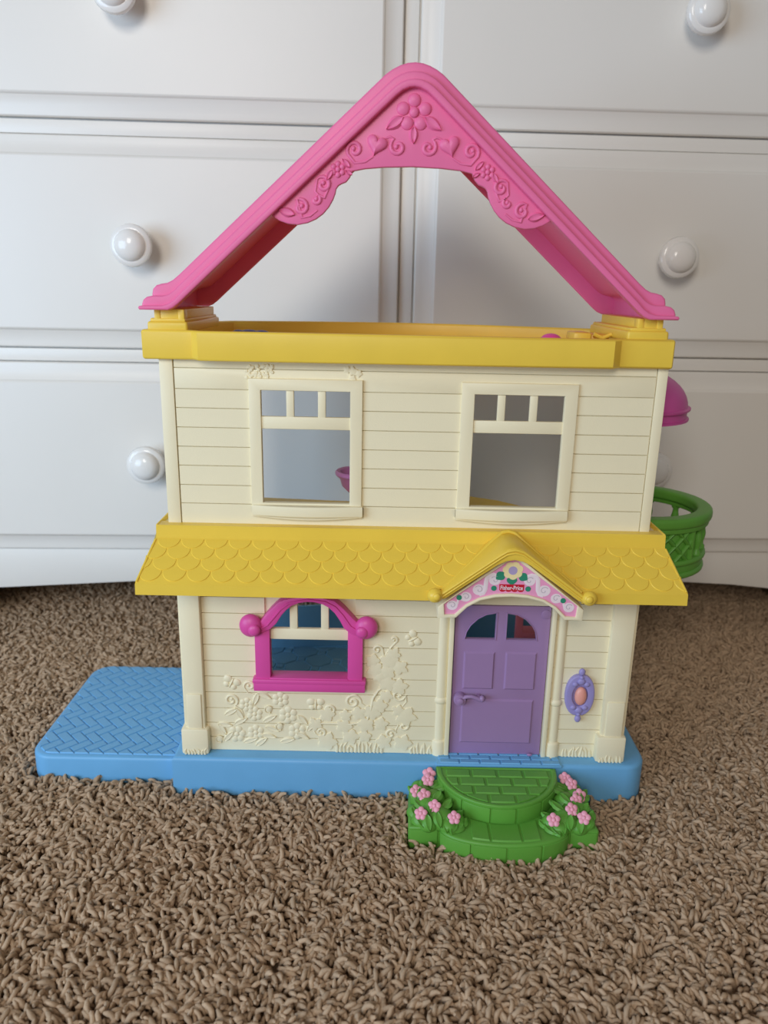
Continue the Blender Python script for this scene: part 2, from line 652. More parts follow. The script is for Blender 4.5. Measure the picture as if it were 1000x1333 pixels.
for r, (z0, z1) in enumerate(((584, 805), (350, 567.5), (112, 333.5))):
    for u0, u1, ku in ((-578, -3, -284), (15, 590, 296.5)):
        d = drawer_front(u0, u1, z0, z1).build('drawer', 'white', dr, 25)
        MB().lathe(KNOB, (ku, -18, kz[r]), 'y', 28).build('knob', 'porcelain', d, 40)
dr.location = (0.013, 0.316, 0)
dr.rotation_euler = (0, 0, YAW)

# ================================================================== THE TOY HOUSE
H = empty('dollhouse', (20, 90, -8), 'two storey cream plastic dollhouse with pink roof arch and yellow trim on the carpet', 'dollhouse')


# ---- blue base with the doorstep bricks and the tiled room floor
def round_rect(x0, x1, y0, y1, r, corners=(1, 1, 1, 1), n=6):
    """ccw, corners: (x0y0, x1y0, x1y1, x0y1)"""
    out = []
    for (cx, cy, a0, on) in ((x0, y0, 180, corners[0]), (x1, y0, 270, corners[1]), (x1, y1, 0, corners[2]), (x0, y1, 90, corners[3])):
        if not on:
            out.append((cx, cy))
            continue
        rr = r
        ox = cx + (rr if cx == x0 else -rr)
        oy = cy + (rr if cy == y0 else -rr)
        for i in range(n + 1):
            a = radians(a0 + 90 * i / n)
            out.append((ox + rr * cos(a), oy + rr * sin(a)))
    return out


base = MB().slab(round_rect(-178, 232, -10.5, 222, 20, (0, 1, 1, 1)), [], -8, 30, 3.5, 'T', 3).build('base', 'blue', H)
# little plinth edges of the doorstep, bricks on it
MB().quadbox(49, 157, -11.6, 6, 27.5, 30.2, 0.8).build('doorstep', 'blue', base)
rows = [(-10.6, -5.2), (-4.6, 0.8), (1.4, 5.6)]
for r, (y0, y1) in enumerate(rows):
    x = 52 + (0 if r % 2 == 0 else -8)
    while x < 155:
        x0, x1 = max(x, 51), min(x + 16.6, 155.5)
        if x1 - x0 > 4:
            pad([(x0, y0), (x1, y0), (x1, y1), (x0, y1)], 30.3, 31.4, 0.6).build('brick', 'blue', base)
        x += 17.6
# room floor: octagon tiles with small square inserts, set diagonally
pit = 27.0
ok = convex_half([(-160, 12), (202, 12), (202, 205), (-160, 205)])
th = radians(38)


def rotp(p):
    return (20 + p[0] * cos(th) - p[1] * sin(th), 105 + p[0] * sin(th) + p[1] * cos(th))


oct_ = [(-pit / 2, -pit / 4), (-pit / 4, -pit / 2), (pit / 4, -pit / 2), (pit / 2, -pit / 4), (pit / 2, pit / 4), (pit / 4, pit / 2), (-pit / 4, pit / 2), (-pit / 2, pit / 4)]
dia = [(-pit / 4, 0), (0, -pit / 4), (pit / 4, 0), (0, pit / 4)]
for i in range(-9, 10):
    for j in range(-9, 10):
        for shape, off in ((oct_, 0), (dia, pit / 2)):
            poly = [rotp((i * pit + off + q[0] * (1 - 0.045), j * pit + off + q[1] * (1 - 0.045))) for q in shape]
            if off:
                poly = [rotp((i * pit + off + q[0] * 0.86, j * pit + off + q[1] * 0.86)) for q in shape]
            poly = clip(poly, ok)
            if len(poly) >= 3 and area_of(poly) > 25:
                pad(poly, 29.9, 31.0, 0.5).build('floor_tile', 'tile_blue', base)
# low blue wall closing the back of the lower room
bw_out = [(-172, 192), (-123, 200), (-39, 213.5), (60, 218), (212, 218)]
bw = bw_out + [(x, y + 3.5) for x, y in reversed(bw_out)]
MB().slab(bw, [], 29, 80, 1.0, 'T').build('low_back_wall', 'tile_blue', H)

# ---- fold-out patio with herringbone bricks
pat = MB().slab(round_rect(-310, -177.5, 4, 174, 19, (1, 0, 0, 1)), [], -8, 19.4, 3.5, 'T', 3).build('patio', 'blue', H)
pt = round_rect(-306, -180.5, 8.5, 170, 16, (1, 0, 0, 1))
half = convex_half(pt)
W_, L_ = 9.2, 18.4
g = 0.4
hm = {}
for a in range(-40, 41):
    for b in range(-40, 41):
        # herringbone lattice: horizontal brick at (a*W, a*W)+(b*2W,-b*2W); vertical partner beside it
        ox, oy = a * W_ + b * 2 * W_, a * W_ - b * 2 * W_
        for kind, q in (('h', (ox, oy, ox + L_, oy + W_)), ('v', (ox, oy + W_, ox + W_, oy + W_ + L_))):
            x0, y0, x1, y1 = q[0] + g, q[1] + g, q[2] - g, q[3] - g
            poly = [(x0, y0), (x1, y0), (x1, y1), (x0, y1)]
            c45 = cos(pi / 4)
            poly = [(-245 + (p[0] + p[1]) * c45, 88 + (p[1] - p[0]) * c45) for p in poly]
            cx = sum(p[0] for p in poly) / 4
            cy = sum(p[1] for p in poly) / 4
            if not (-325 < cx < -165 and -5 < cy < 185):
                continue
            cl = clip(poly, half)
            if len(cl) < 3 or area_of(cl) < 12:
                continue
            if len(cl) == 4 and abs(area_of(cl) - area_of(poly)) < 0.01:
                if kind not in hm:
                    o = pad(poly, 19.2, 20.6, 0.5).build('brick', 'blue', pat)
                    hm[kind] = o.data
                else:
                    put(hm[kind], 'brick', pat, (cx * .001, cy * .001, 19.9 * .001))
            else:
                pad(cl, 19.2, 20.6, 0.5).build('brick', 'blue', pat)

# ---- lower storey walls
LW = MB()
arch_hole = [(-92.5, 104), (-28, 104), (-28, 150), (-34, 159), (-43, 167), (-52, 171), (-61, 172), (-70, 170.5), (-79, 164), (-87, 156), (-92.5, 150)]
door_hole = [(60, 30.5), (140.5, 30.5), (140.5, 171), (60, 171)]
LW.slab([(-166, 29), (209, 29), (209, 238), (-166, 238)], [arch_hole, door_hole], 4.8, 7.2)
lower_wall = LW.build('lower_wall', 'cream', H)
MB().quadbox(-169, -166, 3, 118, 29, 238, 0.8).build('side_wall', 'cream', H)
MB().quadbox(209, 212, 3, 180, 29, 238, 0.8).build('side_wall', 'cream', H)
zb = [192, 174, 159.5, 145.2, 130.7, 115.8, 101.4, 86.4, 71.2, 57, 43, 30]
for i in range(len(zb) - 1):
    z1, z0 = zb[i] - 0.3, zb[i + 1] + 0.3
    spans = [(-150, 58), (142, 190.5)]
    if z0 > 172:
        spans = [(-150, -99), (-17, 58), (142, 190.5)] if z0 < 178 else [(-150, 58), (142, 190.5)]
    elif z0 > 100:
        spans = [(-150, -97), (-22, 58), (142, 190.5)]
    for s0, s1 in spans:
        MB().quadbox(s0, s1, 3.0, 5.2, z0, z1, 0.2, 1).build('plank', 'cream', lower_wall)

# corner posts: shaft, raised panel, foot block with moulded grass
for x0, x1, p0, p1, f0, f1 in ((-166.5, -149.8, -164.2, -152, -170.4, -147), (190, 208.6, 193, 207.6, 186.6, 211.8)):
    post = MB().quadbox(x0, x1, -2, 12, 30, 200, 1.2).build('corner_post', 'cream', H)
    MB().quadbox(p0, p1, -3.4, 0, 54, 87, 1.0).build('post_panel', 'cream', post)
    MB().quadbox(f0, f1, -5, 14, 30, 54.6, 2.0).build('post_foot', 'cream', post)
    gm_ = MB()
    n = 7
    for i in range(n):
        x = f0 + 3.5 + (f1 - f0 - 7) * i / (n - 1)
        h = random.uniform(4, 8)
        gm_.tube([(x, -5.0, 30.5), (x + random.uniform(-1, 1), -5.3, 30.5 + h * 0.6), (x + random.uniform(-2, 2), -5.0, 30.5 + h)], [1.1, 0.9, 0.25], 5, 0.8)
    o = gm_.build('grass', 'cream', post)

# moulded grass tufts at the foot of the wall
for xa, xb, n in ((-37, 2, 13), (28, 45, 7), (160, 184, 9)):
    gm_ = MB()
    for i in range(n):
        x = xa + (xb - xa) * i / (n - 1)
        h = random.uniform(6, 11)
        gm_.tube([(x, 2.8, 30.5), (x + random.uniform(-1, 1), 2.3, 30.5 + h * 0.6), (x + random.uniform(-2.5, 2.5), 2.8, 30.5 + h)], [1.3, 1.0, 0.3], 5, 0.8)
    gm_.build('grass', 'cream', lower_wall)

# moulded vines, blossoms, leaves
YW = 0.003
fl6 = m_flower(6, 4.5, 3.1, 2.2, 0.95).build('blossom', 'cream', lower_wall, 60, at=(0, 0, 0))
fl6.location = tuple(np.array((-85.3e-3, 3e-3, 80.5e-3)) - ORIGIN[lower_wall.name])
for (x, z, s) in ((-79.1, 65.7, 1.12), (-71.3, 50.1, 1.08), (-107.8, 66.1, 0.95), (-114.5, 74.9, 0.9), (-123.9, 46.1, 1.08), (-107.3, 48.1, 1.02)):
    o = put(fl6.data, 'blossom', lower_wall, (x * .001, YW, z * .001), (0, random.uniform(0, 1), 0))
    o.scale = (s, 1, s)
bud = MB()
bud.blob((0, 0, 0), (3.4, 1.3, 3.8), 10, 6)
bud.tube([(3.2 * cos(a), -1.0, 3.4 * sin(a)) for a in np.linspace(0.6, 5.2, 10)], 0.6, 6)
budm = bud.build('bud', 'cream', lower_wall, 60, at=(0, 0, 0))
budm.location = tuple(np.array((-95.8e-3, YW, 70.9e-3)) - ORIGIN[lower_wall.name])
put(budm.data, 'bud', lower_wall, (-.0867, YW, .0543))
put(budm.data, 'bud', lower_wall, (-.139, YW, .041))
leafm = m_leaf(13, 6.5, 1.3).build('leaf', 'cream', lower_wall, 50, at=(0, 0, 0))
leafm.location = tuple(np.array((-99e-3, YW, 84.1e-3)) - ORIGIN[lower_wall.name])
leafm.rotation_euler = (0, radians(115), 0)
for x, z, a in ((-106.4, 80.6, 200), (-128.1, 67.9, 60), (-121, 66.5, 330), (-134, 55.4, 95), (-136, 51, 150), (-102.6, 39.1, 50), (-95, 62, 60), (-120, 59.1, 60),
                (-96, 45, 100), (-93, 52, 110), (-131, 44, 40), (-66, 61, 140), (-66.5, 46, 120), (-112, 40.5, 70), (-59, 56, 35), (-80, 41, 75)):
    put(leafm.data, 'leaf', lower_wall, (x * .001, YW, z * .001), (0, radians(a), 0))
ivym = m_ivy(10, 1.3).build('ivy_leaf', 'cream', lower_wall, 20, at=(0, 0, 0))
ivym.location = tuple(np.array((7e-3, YW, 118.3e-3)) - ORIGIN[lower_wall.name])
for x, z, a, s in ((15.6, 113.5, 120, .85), (5.5, 109.5, 200, .9), (-3.8, 110.9, 250, .95), (-6.5, 118.7, 300, .8), (-1.1, 104.5, 170, .7), (10.1, 125.2, 30, .75),
                   (5.5, 97.5, 10, 1.0), (15.0, 95, 80, .95), (5, 86.5, 170, .75), (-55.5, 57, 330, .8), (-45, 67, 300, .9),
                   (-31, 55.5, 20, .9), (-18.8, 68.5, 60, .85), (-7, 69.5, 30, .95), (-0.9, 76, 10, .9), (0.5, 58.8, 80, .8), (-11.9, 58.5, 200, .95),
                   (-25.3, 46.7, 160, .95), (-45.7, 40, 20, 1.1), (3.1, 41, 60, .9), (20, 40, 20, 1.0), (21.5, 66.9, 100, 1.15), (16, 71.9, 300, .7), (-30, 66.5, 70, .7),
                   (-12.5, 47, 220, .75)):
    o = put(ivym.data, 'ivy_leaf', lower_wall, (x * .001, YW, z * .001), (0, radians(a), 0))
    o.scale = (s, 1, s)
bfm = m_butterfly(8, 1.2).build('butterfly', 'cream', lower_wall, 60, at=(0, 0, 0))
bfm.location = tuple(np.array((-127e-3, YW, 95.5e-3)) - ORIGIN[lower_wall.name])
bfm.rotation_euler = (0, radians(25), 0)
put(bfm.data, 'butterfly', lower_wall, (-.0552, YW, .0765))
put(bfm.data, 'butterfly', lower_wall, (.0262, YW, .1395), (0, radians(60), 0))
for c, r, a0, t, s, tail in (((-127.7, 79), 6.3, -60, 1.35, 1, ((-117, 64), (-119, 70))),
                             ((-111.5, 93), 5, 200, 1.1, -1, ((-104, 84), (-113, 86))),
                             ((-23.3, 79.8), 7.2, -10, 1.5, 1, ((-9, 73), (-13, 76))),
                             ((-42.5, 71.5), 5, 210, 1.3, -1, ((-50, 60), (-47.5, 64))),
                             ((-51, 50), 5.2, 200, 1.2, 1, ((-57, 60), (-58, 54))),
                             ((15.7, 87), 6, 0, 1.2, -1, ((18.5, 75), (22.5, 81))),
                             ((20.5, 57), 5.5, 100, 1.0, -1, ((14.5, 66), (15, 62))),
                             ((9.7, 49), 5, 20, 1.1, 1, ((16, 58), (13.8, 53))),
                             ((-3.2, 129), 4.4, 10, 1.0, 1, ((1.5, 119), (2.2, 124))),
                             ((10.5, 139), 3.2, -60, 0.9, 1, ((2, 122), (7, 130)))):
    curl('tendril', 'cream', lower_wall, c, r, a0, t, s, 3.0, 1.25, tail)
MB().tube([(-12, 2.9, 58), (-8, 2.7, 72), (-6, 2.9, 84), (-2, 2.7, 91), (4, 2.9, 96)], [1, 1.2, 1.2, 1.1, .6], 7).build('stem', 'cream', lower_wall, 60)
MB().tube([(-58, 2.9, 58), (-40, 2.7, 58.5), (-26, 2.6, 58), (-12, 2.9, 60)], [.7, 1.0, 1.0, .7], 7).build('stem', 'cream', lower_wall, 60)

# ---- magenta window surround, white glazing bars
a_out = [(-107, 149), (-100.5, 155.2), (-97, 159.6), (-91, 167), (-84.9, 173.2), (-79.9, 175.8), (-70, 178), (-60, 179), (-50, 178.4), (-38.6, 175.8), (-31, 169), (-23.4, 160.5), (-19.4, 156.6), (-13, 149)]
a_in = [(-19, 144.5), (-26, 147.2), (-31, 151.5), (-34.5, 158.5), (-38.6, 164.8), (-43.5, 169.6), (-48.6, 172.4), (-55, 174), (-61.1, 174.2), (-68, 173), (-73.7, 170.5), (-78, 166.8), (-82, 162), (-86.5, 154.5), (-91.7, 149.4), (-100.6, 145.5)]
frame = MB().slab(a_out + a_in, [], -5.6, 5, 1.2).build('window_surround', 'magenta', H)
MB().slab([(-105, 100), (-92.4, 100), (-92.4, 150), (-105, 152)], [], -3.4, 6, 0.9).build('jamb', 'magenta', frame)
MB().slab([(-27.8, 100), (-15.3, 100), (-15.3, 152), (-27.8, 150)], [], -3.4, 6, 0.9).build('jamb', 'magenta', frame)
groove = [(p[0], -5.6, p[1]) for p in [(-99, 150.5), (-94, 153.5), (-88, 161), (-83, 167.5), (-76, 173.3), (-60, 176.6), (-46, 174.8), (-38, 170.5), (-32, 163.3), (-26, 154), (-21, 150.5)]]
MB().tube(groove, 1.0, 6).build('arch_bead', 'magenta', frame, 60)
for x in (-107.6, -12.5):
    k = MB().blob((x, -4.5, 152.5), (9.4, 6, 10), 18, 12)
    k.blob((x + (3.5 if x < -60 else -3.5), -9.2, 150.4), (5.2, 3, 5.2), 14, 8)
    k.build('scroll_knob', 'magenta', frame, 60)
MB().quadbox(-107.6, -12.4, -5.5, 4, 99.5, 103.6, 1.2).quadbox(-93, -27.4, -4, 10, 101, 104.6, 0.4).quadbox(-106.9, -13, -4.2, 6, 92, 100.5, 0.8).build('sill', 'magenta', frame)
mt = MB()
mt.quadbox(-93, -27.5, 0.6, 5, 138, 147.8, 0.8)
mt.quadbox(-76.2, -69.6, 1.0, 5, 146, 174, 0.7)
mt.quadbox(-50.3, -43.8, 1.0, 5, 146, 174, 0.7)
mt.build('muntin', 'cream', frame)

# ---- door, jambs, columns, pediment
door_out = [(61, 31), (140, 31), (140, 170.5), (61, 170.5)]
gl_l = [(94.8, 140.5), (69.9, 140.5), (71.2, 147), (74.4, 153), (80, 158.8), (86.5, 162.4), (94.8, 163.9)]
gl_r = [(104.2, 140.5), (129.4, 140.5), (128.1, 147), (124.9, 153), (119.3, 158.8), (112.8, 162.4), (104.2, 163.9)]
door = MB().slab(door_out, [gl_l, gl_r], 3.6, 7.6, 0.6).build('door', 'purple', H)
for q in ((69.2, 95.9, 94, 129.2), (104.3, 131.1, 94, 129.4), (69.2, 131.3, 42, 84.8)):
    pm_ = MB()
    a, b, c, d = q
    pm_.add([(a, 3.8, c), (b, 3.8, c), (b, 3.8, d), (a, 3.8, d), (a + 1.6, 2.2, c + 1.6), (b - 1.6, 2.2, c + 1.6), (b - 1.6, 2.2, d - 1.6), (a + 1.6, 2.2, d - 1.6)],
            [(4, 5, 6, 7), (0, 1, 5, 4), (1, 2, 6, 5), (2, 3, 7, 6), (3, 0, 4, 7)])
    pm_.build('door_panel', 'purple', door)
for gl in (gl_l, gl_r):
    inner = gl
    cx = sum(p[0] for p in gl) / len(gl)
    cz = sum(p[1] for p in gl) / len(gl)
    outer = [(cx + (p[0] - cx) * 1.09, cz + (p[1] - cz) * 1.09) for p in gl]
    MB().slab(outer, [inner], 2.9, 4.2, 0.5).build('glazing_bead', 'purple', door)
hd = MB()
hd.lathe([(5.4, 0), (5.4, 5.4), (4.8, 6.6), (2.9, 6.9), (2.7, 8.4), (1.4, 9.0)], (67.6, 3.6, 86.0), 'y', 20)
hd.tube([(70.5, -1.5, 88), (73, -2.2, 89.6), (77, -2.6, 90.2), (81.5, -2.4, 88.6), (84.4, -2.2, 87.2)], [2.0, 1.7, 1.6, 1.8, 2.0], 10)
hd.blob((86.2, -2.2, 88), (2.5, 2.5, 3.0), 10, 8)
hd.quadbox(82, 85, -2, 4, 86, 89.5, 0.5)
hd.build('door_handle', 'purple', door, 50)
MB().lathe([(4, 0), (4, 0.9), (3.4, 1.2)], (136, 3.8, 164), 'y', 16).build('hinge_cap', 'purple', door)
MB().blob((131, 1.5, 32.2), (2.5, 1.5, 1.3), 10, 6).build('hinge_pin', 'purple', door)
for x0, x1 in ((56.3, 60.2), (140.6, 144.4)):
    MB().quadbox(x0, x1, -0.5, 8, 30, 182, 0.7).build('door_jamb', 'cream', H)
COLP = [(6.8, 0), (6.8, 13), (6.3, 14.2), (5.2, 15), (5.2, 50), (5.9, 50.8), (6.3, 52.2), (6.3, 53.6), (5.9, 55), (5.2, 55.8), (5.0, 152)]
for x in (52, 150.2):
    MB().lathe(COLP, (x, 6, 30), 'z', 24).build('porch_column', 'cream', H, 40)

PC = 98.2
p_half = [(0, 196.8), (12, 196), (23.5, 193.2), (33, 187.6), (41.5, 178.6), (55.6, 178.2), (55.8, 187.4), (0, 232)]
pts_o = [(PC + x, z) for x, z in p_half] + [(PC - x, z) for x, z in reversed(p_half[1:-1])]
i_half = [(0, 199.4), (12, 198.5), (25, 195), (34.5, 189.4), (42.5, 181.4), (50.3, 181), (51, 190), (0, 228.2)]
pts_i = [(PC + x, z) for x, z in i_half] + [(PC - x, z) for x, z in reversed(i_half[1:-1])]
ped = MB().slab(pts_o, [pts_i], -40.5, -37, 0.9).slab(pts_o, [], -37.6, 3, 0.4).build('pediment', 'cream', H)
MB().slab(pts_i, [], -38.6, -37.4).build('pink_panel', 'print_pink', ped)
YP = -38.75
# printed ornament: flat, thin
fw_ = MB()
for i in range(7):
    a = 2 * pi * i / 7 + 0.3
    fw_.slab([(PC + 4.6 * cos(a) + 3.3 * cos(t), 217.6 + 4.3 * sin(a) + 3.1 * sin(t)) for t in np.linspace(0, 2 * pi, 12, endpoint=False)], [], YP - 0.14 - 0.012 * i, YP + 0.3)
fw_.slab([(PC + 5 * cos(t), 217.6 + 4.8 * sin(t)) for t in np.linspace(0, 2 * pi, 16, endpoint=False)], [], YP - 0.26, YP + 0.3)
fw_.build('printed_flower', 'print_cream', ped)
MB().slab([(PC + 3.4 * cos(t), 217.7 + 3.4 * sin(t)) for t in np.linspace(0, 2 * pi, 20, endpoint=False)], [], YP - 0.36, YP).build('printed_flower_eye', 'print_lilac', ped)


def leaf2d(c, L, W, ang):
    out = []
    for i in range(8):
        t = i / 8
        out.append(((t - .5) * L, W / 2 * sin(pi * t)))
    for i in range(8):
        t = 1 - i / 8
        out.append(((t - .5) * L, -W / 2 * sin(pi * t)))
    ca, sa = cos(radians(ang)), sin(radians(ang))
    return [(c[0] + x * ca - z * sa, c[1] + x * sa + z * ca) for x, z in out]


for c, L, W, a in (((-9.0, 213.2), 9, 7.5, 40), ((-0.3, 209.9), 8.5, 8, 90), ((8.0, 212.6), 8.5, 7, 145)):
    MB().slab(leaf2d((PC + c[0], c[1]), L, W, a), [], YP - 0.08, YP + 0.3).build('printed_leaf', 'print_teal', ped)
for x, z in ((-13.6, 203), (12.4, 203), (-39.6, 194.9), (39.8, 194)):
    MB().slab([(PC + x + 2.1 * cos(t), z + 2.1 * sin(t)) for t in np.linspace(0, 2 * pi, 14, endpoint=False)], [], YP - 0.2, YP + 0.3).build('printed_dot', 'print_teal', ped)
for s in (-1, 1):
    def mm(x):
        return PC + s * x
    # white S-shaped scrolls: flat ribbons with curled ends
    for path, c1, r1, c2, r2, w in (([(11.5, 212.6), (14.5, 213.9), (17.6, 213.2), (19.4, 210.6), (19.8, 206.5), (20.0, 202), (21.4, 198.8), (24.5, 197.8)], (13.2, 209.6), 4.4, (24.8, 201.6), 4.8, 1.7),
                                    ([(32, 193.2), (35.5, 192.6), (38.5, 193.6), (40.2, 193.4), (40.6, 190.4), (42, 187)], (34.4, 195.6), 4.2, (44.6, 188.4), 4.2, 0.9)):
        sm = MB().tube([(mm(x), YP + 0.12, z) for x, z in path], w, 8, 0.12)
        for c, r in ((c1, r1), (c2, r2)):
            sm.slab([(mm(c[0]) + r * cos(t), c[1] + r * 0.93 * sin(t)) for t in np.linspace(0, 2 * pi, 20, endpoint=False)], [], YP + 0.02, YP + 0.3)
        sm.build('printed_scroll', 'print_white', ped)
        for c, r in ((c1, r1), (c2, r2)):
            sp = [(mm(c[0] + r * (0.72 - 0.6 * t) * cos(6 * t + 0.6)), YP, c[1] + r * (0.72 - 0.6 * t) * sin(6 * t + 0.6)) for t in np.linspace(0, 1, 16)]
            MB().tube(sp, 0.28, 5, 0.3).build('printed_scroll_line', 'print_line', ped)
# red badge with scalloped foot and lettering
bl, br_, bt, bb_ = PC - 9.6, PC + 9.4, 206.4, 200.6
badge = [(bl + 0.3, bb_ + 1.2), (bl, bt)] + [(br_, bt), (br_ - 0.2, bb_ + 1.2)]
nsc = 4
bot = []
for i in range(nsc):
    for t in np.linspace(0, pi, 6):
        x = br_ - 0.2 - (br_ - bl - 0.5) * (i + (1 - cos(t)) / 2) / nsc
        bot.append((x, bb_ + 1.2 - 1.5 * sin(t)))
MB().slab([(bl, bt), (bl + 0.3, bb_ + 1.2)] + bot[::-1][1:-1] + [(br_ - 0.2, bb_ + 1.2), (br_, bt)], [], YP - 0.1, YP + 0.3).build('printed_badge', 'print_red', ped)


def lettering(txt, w, h, c, y, mat, parent, name):
    fc = bpy.data.curves.new('tmp_text', 'FONT')
    fc.body = txt
    fc.align_x = 'CENTER'
    fc.align_y = 'CENTER'
    fc.size = 1.0
    fc.offset = 0.018
    fc.extrude = 0.02
    fc.resolution_u = 3
    ob = bpy.data.objects.new('tmp_text', fc)
    me = bpy.data.meshes.new_from_object(ob)
    bpy.data.objects.remove(ob)
    v = np.array([tuple(p.co) for p in me.vertices])
    lo, hi = v.min(0), v.max(0)
    m = MB()
    vv = [(c[0] + ((p[0] - lo[0]) / (hi[0] - lo[0]) - 0.5) * w, y - 0.1 * (p[2] > 0), c[1] + ((p[1] - lo[1]) / (hi[1] - lo[1]) - 0.5) * h) for p in v]
    m.add(vv, [tuple(p.vertices) for p in me.polygons])
    return m.build(name, mat, parent)


lettering('Fisher-Price', 17.0, 3.5, (PC - 0.1, 203.7), YP - 0.2, 'print_white', ped, 'printed_lettering')

# ---- doorbell
bell = MB()
oval = [(169.1 + 12.4 * math.copysign(abs(cos(t)) ** 0.8, cos(t)), 92 + 19.0 * math.copysign(abs(sin(t)) ** 0.95, sin(t))) for t in np.linspace(0, 2 * pi, 28, endpoint=False)]
bell.slab(oval, [[(169.1 + 6.4 * cos(t), 92 + 10.2 * sin(t)) for t in np.linspace(0, 2 * pi, 20, endpoint=False)]], -1.6, 3.6, 1.1, 'F', 2)
bell.slab([(169.1 + 7 * cos(t), 92 + 11 * sin(t)) for t in np.linspace(0, 2 * pi, 20, endpoint=False)], [], 1.0, 3.6)
for s in (1, -1):
    bell.blob((169.1, -0.6, 92 + s * 22), (2.8, 2, 3.4), 12, 8)
    bell.blob((169.1, -1.6, 92 + s * 13.6), (3.4, 1.6, 3.0), 12, 8)
    bell.blob((164.2, -1.6, 92 + s * 11), (2.6, 1.4, 2.2), 10, 6)
    bell.blob((174, -1.6, 92 + s * 11), (2.6, 1.4, 2.2), 10, 6)
    bell.blob((169.1, -1.8, 92 + s * 17.3), (1.8, 1.3, 1.8), 10, 6)
db = bell.build('doorbell', 'lavender', H, 50)
o = MB().blob((169.8, -0.5, 91.5), (5.2, 3.8, 8.6), 18, 12).build('bell_button', 'peach', db, 60)
o['label'] = 'oval peach button'

# ---- upper floor, low-storey interior pieces
MB().slab([(-168, 6), (209, 6), (209, 84), (160, 90), (131, 104), (109, 125), (82.6, 139), (40, 126), (-32, 112), (-111, 119), (-168, 120)], [], 222, 228, 1.2, 'T').build('upper_floor', 'yellow', H)
cab = MB()
cab.quadbox(140.5, 148, 156, 163, 31, 104, 1.0)
cab.quadbox(190, 197, 156, 163, 31, 104, 1.0)
cab.quadbox(141, 196.5, 155, 175, 96, 103, 1.0)
cab.quadbox(147, 191, 156.5, 175, 69, 76, 1.0)
cab.quadbox(147, 191, 156.5, 175, 46, 56, 1.0)
cab.build('inner_shelf', 'rose', H)
MB().lathe([(7, 0), (6, 4), (5.5, 12), (9, 15), (14, 20), (16.2, 27), (18.5, 29), (20.2, 31), (20.2, 33), (18.8, 34.2), (15.5, 33.4), (13, 26), (9, 22), (0.5, 21)],
           (-24.5, 92, 228), 'z', 26).build('wash_basin', 'mauve', H, 40)

# ---- upper storey wall
UW = MB().plate(-171, 211, 238, 368, [(-95.4, -27, 256.6, 344.8), (66.6, 135.6, 256.6, 344.6)], 1.6, 3.4)
upper_wall = UW.build('upper_wall', 'cream', H)
MB().quadbox(-171, -168, 3, 116, 228, 368, 0.8).build('side_wall', 'cream', H)
MB().quadbox(208, 211, 3, 180, 228, 368, 0.8).build('side_wall', 'cream', H)
zb = [368, 360, 344.4, 329.9, 315, 300, 285, 269.5, 254.5, 238]
for i in range(len(zb) - 1):
    z1, z0 = zb[i] - 0.27, zb[i + 1] + 0.27
    spans = [(-160.2, -103), (-19, 58.5), (143.5, 202.8)] if 247 < (z0 + z1) / 2 < 354 else [(-160.2, 202.8)]
    if z0 < 353 < z1:
        # this row passes over the window heads as one board with notches
        MB().slab([(-160.2, z0), (-103, z0), (-103, 352.5), (-19, 352.5), (-19, z0), (58.5, z0), (58.5, 352.5), (143.5, 352.5), (143.5, z0), (202.8, z0), (202.8, z1), (-160.2, z1)],
                  [], 0, 2.0, 0.2, 'F', 1).build('plank', 'cream', upper_wall)
        continue
    for s0, s1 in spans:
        MB().quadbox(s0, s1, 0, 2.0, z0, z1, 0.2, 1).build('plank', 'cream', upper_wall)
for x0, x1 in ((-171, -160.8), (203.4, 211)):
    MB().quadbox(x0, x1, -0.8, 1.2, 238, 368, 0.5).build('corner_board', 'cream', upper_wall)
# moulded leafy patches under the tray
patch = MB()
for i in range(46):
    patch.blob((random.uniform(-106, -86), 0, random.uniform(353.5, 363)), (1.7, 1.0, 1.5), 6, 4)
patch.build('moulded_foliage', 'cream', upper_wall)
ivs = m_ivy(4.4, 1.0)
ivo = ivs.build('ivy_leaf', 'cream', upper_wall, 20, at=(0, 0, 0))
ivo.location = tuple(np.array((-.0255, 0, .3595)) - ORIGIN[upper_wall.name])
for x, z, a in ((-30, 361, 90), (-21, 358.5, 250), (-26, 354.8, 180)):
    put(ivo.data, 'ivy_leaf', upper_wall, (x * .001, 0, z * .001), (0, radians(a), 0)).scale = (0.8, 1, 0.8)

for x0, x1, h0, h1, m1, m2, s0, s1 in ((-104.2, -17.8, -95, -27.3, -76, -51.9, -103.6, -17.0), (57, 145.1, 67, 135.2, 84.6, 109.1, 56.2, 144)):
    f = MB()
    f.slab([(x0, 253), (x1, 253), (x1, 353.4), (x0, 353.4)], [[(h0, 256.8), (h1, 256.8), (h1, 344.5), (h0, 344.5)]], -2.4, 3.4, 1.0)
    wfr = f.build('window_frame', 'cream', H)
    b = MB().quadbox(h0 - 1, h1 + 1, -0.9, 2.6, 315, 324.7, 0.8)
    for mx in (m1, m2):
        b.quadbox(mx, mx + 6, -0.6, 2.6, 324, 345, 0.7)
    b.build('muntin', 'cream', wfr)
    n = 12
    low = [(s0 + (s1 - s0) * i / n, 246 - 3.2 * sin(pi * i / n)) for i in range(n + 1)]
    upp = [(s1 - (s1 - s0) * i / n, 254.8 - 3.0 * sin(pi * i / n) * 0.0) for i in range(n + 1)]
    sl = MB().slab(low + upp, [], -4.6, 1, 1.2, 'F', 2)
    front = [(s0 + (s1 - s0) * i / n, -4.6 - 4.2 * sin(pi * i / n)) for i in range(n + 1)]
    sl.slab(front + [(s1, 3), (s0, 3)], [], 246.5, 255.2, 1.2, 'T', 2)
    sl.build('window_sill', 'cream', wfr)

